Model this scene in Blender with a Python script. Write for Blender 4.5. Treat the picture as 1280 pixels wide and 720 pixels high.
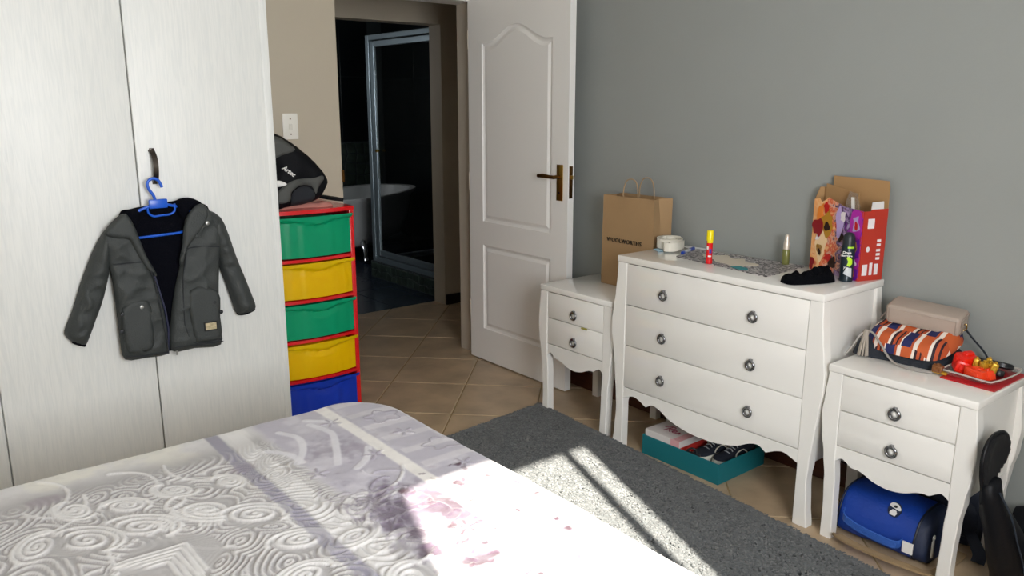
import bpy, bmesh, math, random
import numpy as np
from mathutils import Vector, Matrix, noise
from mathutils.geometry import delaunay_2d_cdt

for o in list(bpy.data.objects):
    bpy.data.objects.remove(o)
SC = bpy.context.scene
COL = SC.collection
R = math.radians

# ------------------------------------------------------------------ camera
cam = bpy.data.cameras.new('camera')
cam.sensor_width = 36.0
cam.lens = 28.46
cam.clip_start = 0.02
camo = bpy.data.objects.new('camera', cam)
COL.objects.link(camo)
camo.location = (0, 0, 1.48)
camo.rotation_euler = (R(90 - 12.8), 0, R(-39.0))
SC.camera = camo

# ------------------------------------------------------------------ daylight
SC.view_settings.view_transform = 'Standard'
SC.view_settings.look = 'None'
SC.view_settings.gamma = 1
SC.view_settings.use_curve_mapping = False
SC.view_settings.exposure = 0.72
SC.cycles.max_bounces = 12
SC.cycles.diffuse_bounces = 8
SC.cycles.sample_clamp_indirect = 6

world = bpy.data.worlds.new('sky')
SC.world = world
world.use_nodes = True
wn = world.node_tree.nodes
bgn = wn['Background']
bgn.inputs[0].default_value = (0.95, 0.97, 1.0, 1)
bgn.inputs[1].default_value = 12.5

sun = bpy.data.lights.new('sun', 'SUN')
sun.energy = 16.5
sun.angle = R(0.6)
sun.color = (1.0, 0.94, 0.82)
suno = bpy.data.objects.new('sun', sun)
COL.objects.link(suno)
sd = Vector((math.sin(R(20)) * math.cos(R(33)), math.cos(R(20)) * math.cos(R(33)), -math.sin(R(33))))
suno.rotation_euler = sd.to_track_quat('-Z', 'Y').to_euler()
suno.location = (-1, -3, 3)

def portal(name, loc, rot, sx, sy):
    l = bpy.data.lights.new(name, 'AREA')
    l.shape = 'RECTANGLE'; l.size = sx; l.size_y = sy
    l.cycles.is_portal = True
    o = bpy.data.objects.new(name, l)
    COL.objects.link(o)
    o.location = loc; o.rotation_euler = rot
    return o
WX0, WX1, WZ0, WZ1, WY = 0.11, 1.25, 0.85, 2.126, -0.55      # the bedroom window
portal('window_portal', ((WX0 + WX1) / 2, WY - 0.02, (WZ0 + WZ1) / 2), (R(90), 0, 0), WX1 - WX0, WZ1 - WZ0)
portal('bathroom_window_portal', (1.98, 7.0, 1.75), (0, R(-90), 0), 0.36, 0.4)

# ------------------------------------------------------------------ helpers
def lin(c):
    if isinstance(c, str):
        c = [int(c[i:i + 2], 16) for i in (0, 2, 4)]
    return tuple((v / 255 / 12.92 if v / 255 <= 0.04045 else ((v / 255 + 0.055) / 1.055) ** 2.4) for v in c) + (1,)

def mat(name, col, rough=0.6, metal=0.0, bump=0.0, scale=60.0, vary=0.0, vscale=6.0, coat=0.0, spec=None, trans=0.0,
        stretch=None, sheen=0.0, attr=None, subsurf=0.0):
    m = bpy.data.materials.new(name)
    m.use_nodes = True
    nt = m.node_tree; N = nt.nodes; L = nt.links
    b = N['Principled BSDF']
    c = lin(col)
    b.inputs['Base Color'].default_value = c
    b.inputs['Roughness'].default_value = rough
    b.inputs['Metallic'].default_value = metal
    if coat: b.inputs['Coat Weight'].default_value = coat; b.inputs['Coat Roughness'].default_value = 0.08
    if spec is not None: b.inputs['Specular IOR Level'].default_value = spec
    if trans: b.inputs['Transmission Weight'].default_value = trans
    if sheen: b.inputs['Sheen Weight'].default_value = sheen
    tc = N.new('ShaderNodeTexCoord')
    mp = N.new('ShaderNodeMapping')
    L.new(tc.outputs['Object'], mp.inputs[0])
    if stretch: mp.inputs['Scale'].default_value = stretch
    if attr:
        a = N.new('ShaderNodeAttribute'); a.attribute_name = attr
        L.new(a.outputs['Color'], b.inputs['Base Color'])
    elif vary:
        n = N.new('ShaderNodeTexNoise'); n.inputs['Scale'].default_value = vscale; n.inputs['Detail'].default_value = 6
        L.new(mp.outputs[0], n.inputs['Vector'])
        r = N.new('ShaderNodeValToRGB')
        r.color_ramp.elements[0].position = 0.3; r.color_ramp.elements[1].position = 0.7
        r.color_ramp.elements[0].color = tuple(v * (1 - vary) for v in c[:3]) + (1,)
        r.color_ramp.elements[1].color = tuple(min(1, v * (1 + vary)) for v in c[:3]) + (1,)
        L.new(n.outputs[0], r.inputs[0]); L.new(r.outputs[0], b.inputs['Base Color'])
    if bump:
        n2 = N.new('ShaderNodeTexNoise'); n2.inputs['Scale'].default_value = scale; n2.inputs['Detail'].default_value = 4
        L.new(mp.outputs[0], n2.inputs['Vector'])
        bp = N.new('ShaderNodeBump'); bp.inputs['Strength'].default_value = bump; bp.inputs['Distance'].default_value = 0.01
        L.new(n2.outputs[0], bp.inputs['Height']); L.new(bp.outputs[0], b.inputs['Normal'])
    return m

def props(o, label=None, cat=None, group=None, kind=None):
    if label: o['label'] = label
    if cat: o['category'] = cat
    if group: o['group'] = group
    if kind: o['kind'] = kind
    return o

def thing(name, loc, label, cat, group=None):
    o = bpy.data.objects.new(name, None)
    o.empty_display_size = 0.1
    COL.objects.link(o)
    o.location = loc
    bpy.context.view_layer.update()
    return props(o, label, cat, group)

def root_loc(o):
    v = Vector((0, 0, 0))
    while o:
        v += o.location; o = o.parent
    return v

class MB:
    """collects shapes given in world coordinates, builds ONE mesh object"""
    def __init__(s):
        s.bm = bmesh.new(); s.mats = []; s.mi = 0
    def m(s, mt):
        if mt not in s.mats: s.mats.append(mt)
        s.mi = s.mats.index(mt); return s
    def _fin(s, faces):
        for f in faces: f.material_index = s.mi
    def box(s, x0, x1, y0, y1, z0, z1, bev=0.0, seg=2, M=None):
        vs = [s.bm.verts.new((x, y, z)) for x in (x0, x1) for y in (y0, y1) for z in (z0, z1)]
        F = [(0, 1, 3, 2), (4, 6, 7, 5), (0, 4, 5, 1), (2, 3, 7, 6), (0, 2, 6, 4), (1, 5, 7, 3)]
        fs = [s.bm.faces.new([vs[i] for i in f]) for f in F]
        s._fin(fs)
        if bev:
            es = list({e for f in fs for e in f.edges})
            r = bmesh.ops.bevel(s.bm, geom=es, offset=bev, segments=seg, affect='EDGES', profile=0.5)
            s._fin(r['faces']); vs = list({v for f in r['faces'] for v in f.verts} | {v for v in vs if v.is_valid})
        if M is not None:
            for v in vs: v.co = M @ v.co
        return s
    def raw(s, verts, faces, M=None):
        vs = [s.bm.verts.new(M @ Vector(v) if M is not None else v) for v in verts]
        s._fin([s.bm.faces.new([vs[i] for i in f]) for f in faces])
        return s
    def loft(s, rings, cap=True, closed=True):
        n = len(rings[0])
        vr = [[s.bm.verts.new(p) for p in r] for r in rings]
        fs = []
        for a, b in zip(vr, vr[1:]):
            for i in range(n if closed else n - 1):
                j = (i + 1) % n
                fs.append(s.bm.faces.new((a[i], a[j], b[j], b[i])))
        if cap and closed:
            fs.append(s.bm.faces.new(list(reversed(vr[0])))); fs.append(s.bm.faces.new(vr[-1]))
        s._fin(fs)
        return s
    def tube(s, pts, r, n=10, closed=False, cap=True, flat=1.0):
        pts = [Vector(p) for p in pts]; k = len(pts)
        rs = r if isinstance(r, (list, tuple)) else [r] * k
        rings = []; up = None
        for i, p in enumerate(pts):
            if closed: t = pts[(i + 1) % k] - pts[i - 1]
            else: t = pts[min(i + 1, k - 1)] - pts[max(i - 1, 0)]
            t.normalize()
            if up is None:
                up = Vector((0, 0, 1)) if abs(t.z) < 0.9 else Vector((1, 0, 0))
            u = (up - t * up.dot(t)).normalized(); w = t.cross(u); up = u
            rings.append([p + (u * math.cos(a) + w * math.sin(a) * flat) * rs[i] for a in [2 * math.pi * q / n for q in range(n)]])
        if closed:
            rings.append(rings[0])
            vr = [[s.bm.verts.new(p) for p in rr] for rr in rings[:-1]]; vr.append(vr[0])
            fs = []
            for a, b in zip(vr, vr[1:]):
                for i in range(n):
                    fs.append(s.bm.faces.new((a[i], a[(i + 1) % n], b[(i + 1) % n], b[i])))
            s._fin(fs)
        else:
            s.loft(rings, cap)
        return s
    def lathe(s, prof, c=(0, 0, 0), n=24, M=None):
        c = Vector(c)
        rings = []
        for r, z in prof:
            rr = max(r, 1e-4)
            q = [Vector((rr * math.cos(2 * math.pi * i / n), rr * math.sin(2 * math.pi * i / n), z)) for i in range(n)]
            rings.append([c + (M @ p if M is not None else p) for p in q])
        return s.loft(rings)
    def prism(s, poly, f0, f1):
        """poly: list of 2D points; f0, f1 map (a,b) to 3D for both faces"""
        a = [s.bm.verts.new(f0(*p)) for p in poly]; b = [s.bm.verts.new(f1(*p)) for p in poly]
        fs = [s.bm.faces.new(a), s.bm.faces.new(list(reversed(b)))]
        n = len(poly)
        for i in range(n):
            j = (i + 1) % n
            fs.append(s.bm.faces.new((a[j], a[i], b[i], b[j])))
        s._fin(fs)
        return s
    def build(s, name, mt=None, parent=None, smooth=False, ang=40, org=None):
        bmesh.ops.recalc_face_normals(s.bm, faces=s.bm.faces[:])
        me = bpy.data.meshes.new(name)
        if parent is not None: off = root_loc(parent) if org is None else Vector(org)
        elif org is not None: off = Vector(org)
        else:
            cs = [v.co for v in s.bm.verts]
            off = Vector(((min(c.x for c in cs) + max(c.x for c in cs)) / 2, (min(c.y for c in cs) + max(c.y for c in cs)) / 2, min(c.z for c in cs)))
        for v in s.bm.verts: v.co -= off
        if smooth:
            for f in s.bm.faces: f.smooth = True
            for e in s.bm.edges:
                if len(e.link_faces) == 2 and e.calc_face_angle(0) > R(ang): e.smooth = False
        s.bm.to_mesh(me); s.bm.free()
        for q in (s.mats or [mt]): me.materials.append(q)
        o = bpy.data.objects.new(name, me)
        COL.objects.link(o)
        if parent is not None:
            o.parent = parent; o.location = off - root_loc(parent)
        else: o.location = off
        return o

def mesh_obj(name, verts, faces, mt, parent=None, smooth=True, cols=None):
    me = bpy.data.meshes.new(name)
    off = root_loc(parent) if parent is not None else Vector((0, 0, 0))
    V = np.asarray(verts, dtype=float) - np.array(off)
    me.from_pydata(V.tolist(), [], faces if isinstance(faces, list) else faces.tolist())
    me.materials.append(mt)
    if smooth: me.polygons.foreach_set('use_smooth', [True] * len(me.polygons))
    if cols is not None:
        a = me.color_attributes.new('print', 'FLOAT_COLOR', 'POINT')
        a.data.foreach_set('color', np.asarray(cols, dtype=np.float32).ravel())
    me.update()
    o = bpy.data.objects.new(name, me)
    COL.objects.link(o)
    if parent is not None: o.parent = parent
    return o

def copy_tree(o, parent=None):
    c = o.copy(); COL.objects.link(c)
    if parent is not None: c.parent = parent
    for ch in list(o.children): copy_tree(ch, c)
    return c

def catmull(pts, n=6, closed=True):
    P = [Vector(p) for p in pts]; k = len(P); out = []
    for i in range(k if closed else k - 1):
        p0 = P[(i - 1) % k] if closed or i > 0 else P[i]
        p1 = P[i]; p2 = P[(i + 1) % k]
        p3 = P[(i + 2) % k] if closed or i + 2 < k else P[(i + 1) % k]
        for t in [q / n for q in range(n)]:
            out.append(0.5 * ((2 * p1) + (p2 - p0) * t + (2 * p0 - 5 * p1 + 4 * p2 - p3) * t * t + (3 * p1 - p0 - 3 * p2 + p3) * t ** 3))
    if not closed: out.append(P[-1])
    return out

def pillow(name, outline, fmap, mt, parent, thick=0.03, edge=0.03, step=0.012, n=4, wr=0.0, wscale=14.0, back=0.004, seed=0.0, bulge=None, raw_outline=False, fold=0.0):
    """a padded flat piece: outline (2D), fmap(a, b, h) -> 3D, h = height above the back face"""
    ol = [Vector(p).to_2d() for p in outline] if raw_outline else [p.to_2d() for p in catmull([Vector((a, b, 0)) for a, b in outline], n)]
    k = len(ol)
    A = np.array([[p.x, p.y] for p in ol]); B = np.roll(A, -1, 0)
    def dist(q):
        d = B - A; t = np.clip(((q - A) * d).sum(1) / np.maximum((d * d).sum(1), 1e-12), 0, 1)
        return np.sqrt((((A + d * t[:, None]) - q) ** 2).sum(1)).min()
    def inside(q):
        y = q[1]; c = (A[:, 1] > y) != (B[:, 1] > y)
        xi = A[:, 0] + (y - A[:, 1]) / np.where(B[:, 1] == A[:, 1], 1e-9, B[:, 1] - A[:, 1]) * (B[:, 0] - A[:, 0])
        return (c & (q[0] < xi)).sum() % 2 == 1
    pts = list(ol); lo = A.min(0); hi = A.max(0)
    nx = int((hi[0] - lo[0]) / step) + 1; ny = int((hi[1] - lo[1]) / step) + 1
    for i in range(nx + 1):
        for j in range(ny + 1):
            q = np.array([lo[0] + (i + 0.5 * (j % 2)) * step, lo[1] + j * step])
            if inside(q) and dist(q) > step * 0.45: pts.append(Vector(q))
    r = delaunay_2d_cdt(pts, [(i, (i + 1) % k) for i in range(k)], [], 1, 1e-6)
    vv, ff = r[0], r[2]
    front = []; bk = []
    for p in vv:
        d = dist(np.array(p)); e = min(d / edge, 1.0)
        h = thick * math.sqrt(max(0, 1 - (1 - e) ** 2))
        if wr: h += wr * e * noise.noise(Vector((p.x * wscale + seed, p.y * wscale, seed)))
        if fold:
            fx, fy = p.x * 9 + 1.4 * noise.noise(Vector((p.x * 6, p.y * 6, seed))), p.y * 17
            h += fold * e * (max(0, 1 - 3.2 * abs(noise.noise(Vector((fx + seed, fy, 2.0 + seed))))) - .3)
        if bulge: h += bulge(p.x, p.y) * e
        front.append(fmap(p.x, p.y, h + back)); bk.append(fmap(p.x, p.y, 0))
    mb = MB()
    nv = len(vv)
    verts = [mb.bm.verts.new(p) for p in front] + [mb.bm.verts.new(p) for p in bk]
    for f in ff:
        mb.bm.faces.new([verts[i] for i in f])
        mb.bm.faces.new([verts[nv + i] for i in reversed(f)])
    cnt = {}
    for f in ff:
        for a, b in zip(f, f[1:] + f[:1]): cnt[(a, b)] = 1
    for (a, b) in list(cnt):
        if (b, a) not in cnt:
            mb.bm.faces.new((verts[b], verts[a], verts[nv + a], verts[nv + b]))
    return mb.build(name, mt, parent, smooth=True, ang=75)

def lettering(name, s, size, M, mt, parent, depth=0.0006, bold=0.0, shear=0.0, space=1.0):
    cu = bpy.data.curves.new(name, 'FONT')
    cu.body = s; cu.size = size; cu.extrude = depth; cu.offset = bold; cu.shear = shear
    cu.align_x = 'CENTER'; cu.align_y = 'CENTER'; cu.space_character = space
    cu.resolution_u = 3
    t = bpy.data.objects.new(name + '_tmp', cu)
    COL.objects.link(t)
    dg = bpy.context.evaluated_depsgraph_get(); dg.update()
    me = bpy.data.meshes.new_from_object(t.evaluated_get(dg))
    bpy.data.objects.remove(t)
    me.name = name
    me.materials.clear(); me.materials.append(mt)
    off = root_loc(parent)
    me.transform(Matrix.Translation(-off) @ M)
    o = bpy.data.objects.new(name, me)
    COL.objects.link(o); o.parent = parent
    return o

def frame_matrix(origin, xaxis, yaxis):
    x = Vector(xaxis).normalized(); z = x.cross(Vector(yaxis)).normalized(); y = z.cross(x)
    M = Matrix.Identity(4)
    for i in range(3):
        M[i][0] = x[i]; M[i][1] = y[i]; M[i][2] = z[i]; M[i][3] = origin[i]
    return M
# ------------------------------------------------------------------ structure
M_grey = mat('grey_wall_paint', '959996', 0.55, bump=0.05, scale=90, vary=0.03, vscale=2)
M_beige = mat('beige_wall_paint', 'bdb3a0', 0.6, bump=0.06, scale=80, vary=0.03, vscale=2)
M_pale = mat('pale_wall_paint', 'cfcac0', 0.7, bump=0.05, scale=80)
M_ceil = mat('ceiling_paint', 'e9e8e4', 0.8, bump=0.03, scale=60)
M_grout = mat('grout', '94805c', 0.9, bump=0.2, scale=300)
M_tile = mat('floor_tile', 'b29c80', 0.3, vary=0.2, vscale=7, bump=0.03, scale=40)
M_dtile = mat('dark_blue_tile', '27313f', 0.25, vary=0.2, vscale=5)
M_blktile = mat('black_wall_tile', '11181b', 0.3, vary=0.2, vscale=3)
M_dgrout = mat('dark_grout', '3a4446', 0.9)
M_wood = mat('brown_skirting_wood', '4a2618', 0.4, vary=0.3, vscale=8, stretch=(8, 1, 8))
M_dwood = mat('dark_skirting_wood', '1e1512', 0.45)
M_trimw = mat('frame_paint', 'bdb4a5', 0.4, bump=0.02)
M_wht = mat('white_door_paint', 'ecebe8', 0.38, bump=0.02, scale=30, stretch=(3, 3, 0.6))
M_alu = mat('aluminium', '9fb0b8', 0.3, metal=0.6)
M_glass = mat('clear_glass', 'ffffff', 0.0, trans=1.0)
M_brass = mat('brass', 'b08d45', 0.28, metal=1.0)
M_dbrass = mat('tarnished_brass', '6d4e2a', 0.35, metal=1.0)

HZ = 2.55
GX = 2.90        # grey wall plane
def struct(name, mb, mt, parent=None):
    o = mb.build(name, mt, parent)
    o['kind'] = 'structure'
    return o
def boxs(*bs):
    mb = MB()
    for b in bs: mb.box(*b)
    return mb

floor = struct('floor', boxs((-1.05, 3.0, WY, 3.97, -0.1, -0.004), (0.9, 5.0, 3.97, 5.09, -0.1, -0.004)), M_grout)
# diagonal floor tiles, each a piece of its own, clipped to the rooms
def clip(poly, ax, lim, keep_less):
    out = []
    for i in range(len(poly)):
        a, b = poly[i], poly[(i + 1) % len(poly)]
        ia = (a[ax] <= lim) == keep_less; ib = (b[ax] <= lim) == keep_less
        if ia: out.append(a)
        if ia != ib:
            t = (lim - a[ax]) / (b[ax] - a[ax])
            out.append(tuple(a[k] + (b[k] - a[k]) * t for k in (0, 1)))
    return out
rng = random.Random(4)
def tiles(rect, n0, dn, m0, dm, mt, parent, gap=0.0035, th=0.0045, name='tile', zt=0.0, rot=True):
    x0, x1, y0, y1 = rect
    s = math.sqrt(0.5)
    for i in range(-14, 22):
        for j in range(-18, 18):
            na, nb = n0 + i * dn + gap, n0 + (i + 1) * dn - gap
            ma, mb_ = m0 + j * dm + gap, m0 + (j + 1) * dm - gap
            q = [(na, ma), (nb, ma), (nb, mb_), (na, mb_)]
            poly = [((n + m) * s, (n - m) * s) for n, m in q] if rot else q
            for ax, lim, less in ((0, x0, False), (0, x1, True), (1, y0, False), (1, y1, True)):
                if poly: poly = clip(poly, ax, lim, less)
            if len(poly) < 3: continue
            area = abs(sum(poly[k][0] * poly[(k + 1) % len(poly)][1] - poly[(k + 1) % len(poly)][0] * poly[k][1] for k in range(len(poly)))) / 2
            if area < 0.0006: continue
            cx = sum(p[0] for p in poly) / len(poly); cy = sum(p[1] for p in poly) / len(poly)
            z = zt + rng.uniform(-0.0006, 0.0003)
            mb = MB()
            top = [(cx + (p[0] - cx) * 0.986, cy + (p[1] - cy) * 0.986, z) for p in poly]
            mid = [(p[0], p[1], z - 0.002) for p in poly]
            bot = [(p[0], p[1], zt - th) for p in poly]
            mb.loft([bot, mid, top])
            mb.build(name, mt, parent)
tiles((-1.05, GX - 0.021, WY, 3.82), 4.549, 0.4365, -0.275, 0.4085, M_tile, floor)
tiles((1.2, 4.2, 3.82, 5.09), 4.549, 0.4365, -0.275, 0.4085, M_tile, floor)

struct('ceiling', boxs((-1.05, 3.0, WY - 0.2, 4.0, HZ, HZ + 0.1), (0.8, 5.1, 3.8, 5.1, HZ + 0.001, HZ + 0.101)), M_ceil)
struct('wall_right', boxs((GX, GX + 0.12, WY, 3.80, -0.1, HZ)), M_grey)
# far wall of the bedroom with the doorway
DX0, DX1, DZ = 1.955, 2.81, 2.034
struct('wall_far', boxs((-1.05, DX0, 3.80, 3.96, -0.1, HZ), (DX1 + 0.0, GX + 0.12, 3.80, 3.96, -0.1, HZ), (DX0, DX1, 3.80, 3.96, DZ, HZ)), M_beige)
struct('wall_left', boxs((-1.15, -1.05, WY - 0.2, 3.96, -0.1, HZ)), M_pale)
struct('wall_back', boxs((-1.05, WX0, WY - 0.14, WY, -0.1, HZ), (WX1, GX + 0.12, WY - 0.14, WY, -0.1, HZ),
                         (WX0, WX1, WY - 0.14, WY, WZ1, HZ), (WX0, WX1, WY - 0.14, WY, -0.1, WZ0)), M_pale)
win = struct('window_1', boxs((WX0 - 0.02, WX0 + 0.02, WY - 0.11, WY - 0.06, WZ0, WZ1), (WX1 - 0.012, WX1 + 0.03, WY - 0.11, WY - 0.06, WZ0, WZ1),
                              (1.10, 1.13, WY - 0.11, WY - 0.06, WZ0, WZ1), (WX0, WX1, WY - 0.11, WY - 0.06, WZ0 - 0.03, WZ0 + 0.03),
                              (WX0, WX1, WY - 0.11, WY - 0.06, WZ1 - 0.008, WZ1 + 0.03)), M_trimw)
# door frame: jamb and head, painted like the wall
struct('trim_1', boxs((DX1 - 0.006, DX1 + 0.03, 3.79, 3.965, 0, DZ + 0.03)), M_trimw)
struct('trim_2', boxs((DX0 + 0.001, DX1 - 0.007, 3.79, 3.965, DZ - 0.004, DZ + 0.06)), M_wht)
# strike plate lip on the left side of the doorway
struct('trim_3', boxs((DX0 - 0.004, DX0 + 0.006, 3.787, 3.799, 1.09, 1.15)), M_dbrass)
struct('baseboard_right', boxs((GX - 0.02, GX, WY, 3.80, 0, 0.095)), M_wood)
# hall
HY = 4.945
struct('wall_hall_far', boxs((0.9, 2.47, HY, HY + 0.145, -0.1, HZ), (3.355, 5.0, HY, HY + 0.145, -0.1, HZ), (2.47, 3.355, HY, HY + 0.145, 2.025, HZ)), M_beige)
struct('wall_hall_left', boxs((0.8, 0.9, 3.96, 5.09, -0.1, HZ)), M_beige)
struct('wall_hall_right', boxs((5.0, 5.1, 3.8, 8.7, -0.1, HZ)), M_beige)
struct('wall_hall_near', boxs((GX + 0.12, 5.0, 3.80, 3.96, -0.1, HZ)), M_beige)
struct('baseboard_hall', boxs((3.358, 5.0, HY - 0.018, HY, 0, 0.075)), M_dwood)
# bathroom
bf = struct('floor_bathroom', boxs((2.0, 5.0, 5.09, 8.6, -0.1, -0.004)), M_dgrout)
tiles((2.0, 5.0, 5.092, 7.6), 4.99, 0.33, 2.44, 0.33, M_dtile, bf, rot=False)
struct('ceiling_bathroom', boxs((1.9, 5.1, 5.09, 8.7, 2.4, 2.5)), M_ceil)
struct('wall_bathroom_left', boxs((1.9, 2.0, 5.09, 6.8, -0.1, 2.4), (1.9, 2.0, 7.2, 8.7, -0.1, 2.4), (1.9, 2.0, 6.8, 7.2, -0.1, 1.57), (1.9, 2.0, 6.8, 7.2, 1.93, 2.4)), M_blktile)
def wall_tiles(parent, mt, xs, zs, y, depth=0.006, axis='y'):
    for x0, x1 in zip(xs, xs[1:]):
        for z0, z1 in zip(zs, zs[1:]):
            mb = MB()
            if axis == 'y': mb.box(x0 + 0.002, x1 - 0.002, y - depth, y, z0 + 0.002, z1 - 0.002, 0.001, 1)
            else: mb.box(y - depth, y, x0 + 0.002, x1 - 0.002, z0 + 0.002, z1 - 0.002, 0.001, 1)
            mb.build('tile', mt, parent)
BY = 8.5
wb = struct('wall_bathroom_far', boxs((1.9, 5.1, BY, BY + 0.1, -0.1, 2.4)), M_dgrout)
wall_tiles(wb, M_blktile, [3.0 + 0.35 * k for k in range(-1, 6)], [1.06, 1.78, 2.4], BY)
wall_tiles(wb, M_blktile, [3.0 + 0.35 * k for k in range(-1, 6)], [0.0, 0.55], BY)
wr_ = struct('wall_bathroom_right', boxs((4.95, 5.0, 5.09, 8.5, -0.1, 2.4)), M_dgrout)
wall_tiles(wr_, M_blktile, [5.1 + 0.68 * k for k in range(0, 6)], [0.3, 1.05, 1.75, 2.4], 4.95, axis='x')
# pebble border on the far bathroom wall and on the shower curb
M_peb = mat('dark_pebble', '39463f', 0.4, vary=0.5, vscale=9)
def cells(parent, mt, u0, u1, v0, v1, size, f, seed, name='stone'):
    rg = random.Random(seed)
    nu = max(1, round((u1 - u0) / size)); nv = max(1, round((v1 - v0) / size))
    P = [[(u0 + (u1 - u0) * (i + (rg.uniform(-.28, .28) if 0 < i < nu else 0)) / nu, v0 + (v1 - v0) * (j + (rg.uniform(-.28, .28) if 0 < j < nv else 0)) / nv) for j in range(nv + 1)] for i in range(nu + 1)]
    for i in range(nu):
        for j in range(nv):
            q = [P[i][j], P[i + 1][j], P[i + 1][j + 1], P[i][j + 1]]
            cx = sum(a for a, b in q) / 4; cy = sum(b for a, b in q) / 4
            q = [(cx + (a - cx) * .88, cy + (b - cy) * .88) for a, b in q]
            mb = MB()
            mb.loft([[f(a, b, 0) for a, b in q], [f(a, b, .004) for a, b in q], [f(cx + (a - cx) * .8, cy + (b - cy) * .8, .007) for a, b in q]])
            mb.build(name, mt, parent)
cells(wb, M_peb, 3.0, 4.9, 0.56, 1.05, 0.12, lambda a, b, h: (a, BY - h, b), 3)

# shower: curb, frame, panes
CX = 3.43
curb = struct('trim_4', boxs((CX + 0.001, CX + 0.12, 5.091, 6.20, -0.003, 0.145), (CX + 0.12, 4.94, 6.08, 6.20, -0.003, 0.145)), M_dgrout)
cells(curb, M_peb, 5.1, 6.19, 0.006, 0.138, 0.085, lambda a, b, h: (CX + 0.001 - h, a, b), 8)
sh = thing('shower_enclosure', (3.46, 5.7, 0.145), 'aluminium framed glass shower enclosure on a pebbled curb in the bathroom', 'shower')
fr = MB()
for b in ((3.44, 3.48, 6.13, 6.18, .146, 2.03), (3.44, 3.48, 5.10, 6.13, 1.99, 2.03), (3.44, 3.48, 5.10, 6.13, .146, .19),
          (3.48, 4.93, 6.14, 6.17, 2.0, 2.03), (3.48, 4.93, 6.14, 6.17, .146, .18), (3.44, 3.48, 5.093, 5.12, .19, 1.99)):
    fr.box(*b, 0.004)
fr.build('frame', M_alu, sh)
dr = MB()
for b in ((3.445, 3.475, 6.06, 6.115, .20, 1.98), (3.445, 3.475, 5.13, 6.06, 1.935, 1.98), (3.445, 3.475, 5.13, 6.06, .20, .25), (3.445, 3.475, 5.125, 5.16, .25, 1.935)):
    dr.box(*b, 0.004)
dr = dr.build('door', M_alu, sh)
MB().box(3.458, 3.463, 5.15, 6.07, .24, 1.95).build('pane', M_glass, dr)
MB().box(3.49, 4.92, 6.153, 6.157, .17, 2.01).build('pane', M_glass, sh)
MB().lathe([(0.0, -.03), (.012, -.03), (.014, -.022), (.009, -.01), (.009, 0.0), (.0, 0)], (3.445, 6.02, 1.10), 14, Matrix.Rotation(R(90), 3, 'Y')).build('knob', M_brass, dr, True)

# bath tub with clawed feet
M_bath = mat('white_enamel', 'd8dcdc', 0.25)
M_chrome = mat('chrome', 'c8ccd0', 0.15, metal=1.0)
tub = thing('bathtub', (3.98, 7.3, 0), 'white freestanding bathtub on metal feet behind the shower', 'bathtub')
tm = Matrix.Translation((3.98, 7.30, 0)) @ Matrix.Rotation(R(35), 4, 'Z')
def oval(a, b, z, n=36, p=2.6):
    return [tm @ Vector((a * math.copysign(abs(math.cos(t)) ** (2 / p), math.cos(t)), b * math.copysign(abs(math.sin(t)) ** (2 / p), math.sin(t)), z)) for t in [2 * math.pi * k / n for k in range(n)]]
MB().loft([oval(.42, .16, .12), oval(.58, .25, .16), oval(.68, .32, .32), oval(.74, .36, .56), oval(.80, .41, .60), oval(.80, .41, .625), oval(.73, .355, .62), oval(.66, .30, .4), oval(.5, .2, .2)]).build('basin', M_bath, tub, True, 60)
for sx in (-1, 1):
    for sy in (-1, 1):
        MB().tube([tm @ Vector((sx * .46, sy * .2, .19)), tm @ Vector((sx * .53, sy * .26, .12)), tm @ Vector((sx * .55, sy * .27, .06)), tm @ Vector((sx * .57, sy * .29, .02))], [.03, .03, .022, .03], 10).build('foot', M_chrome, tub, True)

# light switch
sw = thing('light_switch', (1.687, 3.80, 1.37), 'white rocker light switch plate on the beige wall above the black backpack', 'light switch')
M_sw = mat('switch_plastic', 'efece2', 0.35)
MB().box(1.648, 1.726, 3.792, 3.80, 1.312, 1.436, .003).build('plate', M_sw, sw, True)
MB().box(1.678, 1.695, 3.787, 3.793, 1.358, 1.386, .002).build('rocker', mat('rocker_plastic', 'e2dfd4', 0.3), sw, True)
for z in (1.337, 1.410):
    MB().lathe([(0, 0), (.0035, 0), (.0035, .002), (0, .0025)], (1.687, 3.7925, z), 10, Matrix.Rotation(R(90), 3, 'X')).build('screw', M_dbrass, sw, True)

# bedroom door, open 90 degrees against the grey wall
door = bpy.data.objects.new('door_1', None); COL.objects.link(door); door.location = (2.77, 3.78, 0); door['kind'] = 'structure'
bpy.context.view_layer.update()
DY0, DY1, DT, DB = 2.957, 3.785, 2.03, 0.008     # free edge, hinge edge, top, bottom
DF, DK = 2.751, 2.79                              # face seen, back
mb = MB()
def panel_outline(y0, y1, z0, z1, arch, inset):
    a = [(y0 + inset, z0 + inset), (y1 - inset, z0 + inset)]
    n = 28
    yy0, yy1 = y0 + inset, y1 - inset
    for k in range(n + 1):
        t = k / n
        y = yy1 + (yy0 - yy1) * t
        s = 0.0
        if arch: s = arch * (0.5 - 0.5 * math.cos(2 * math.pi * min(1, max(0, (t - 0.06) / 0.88))))
        a.append((y, z1 - inset + s))
    return a
PO = (( DY0 + .125, DY1 - .125, .83, 1.80, .085), (DY0 + .125, DY1 - .125, .20, .695, 0))
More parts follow.
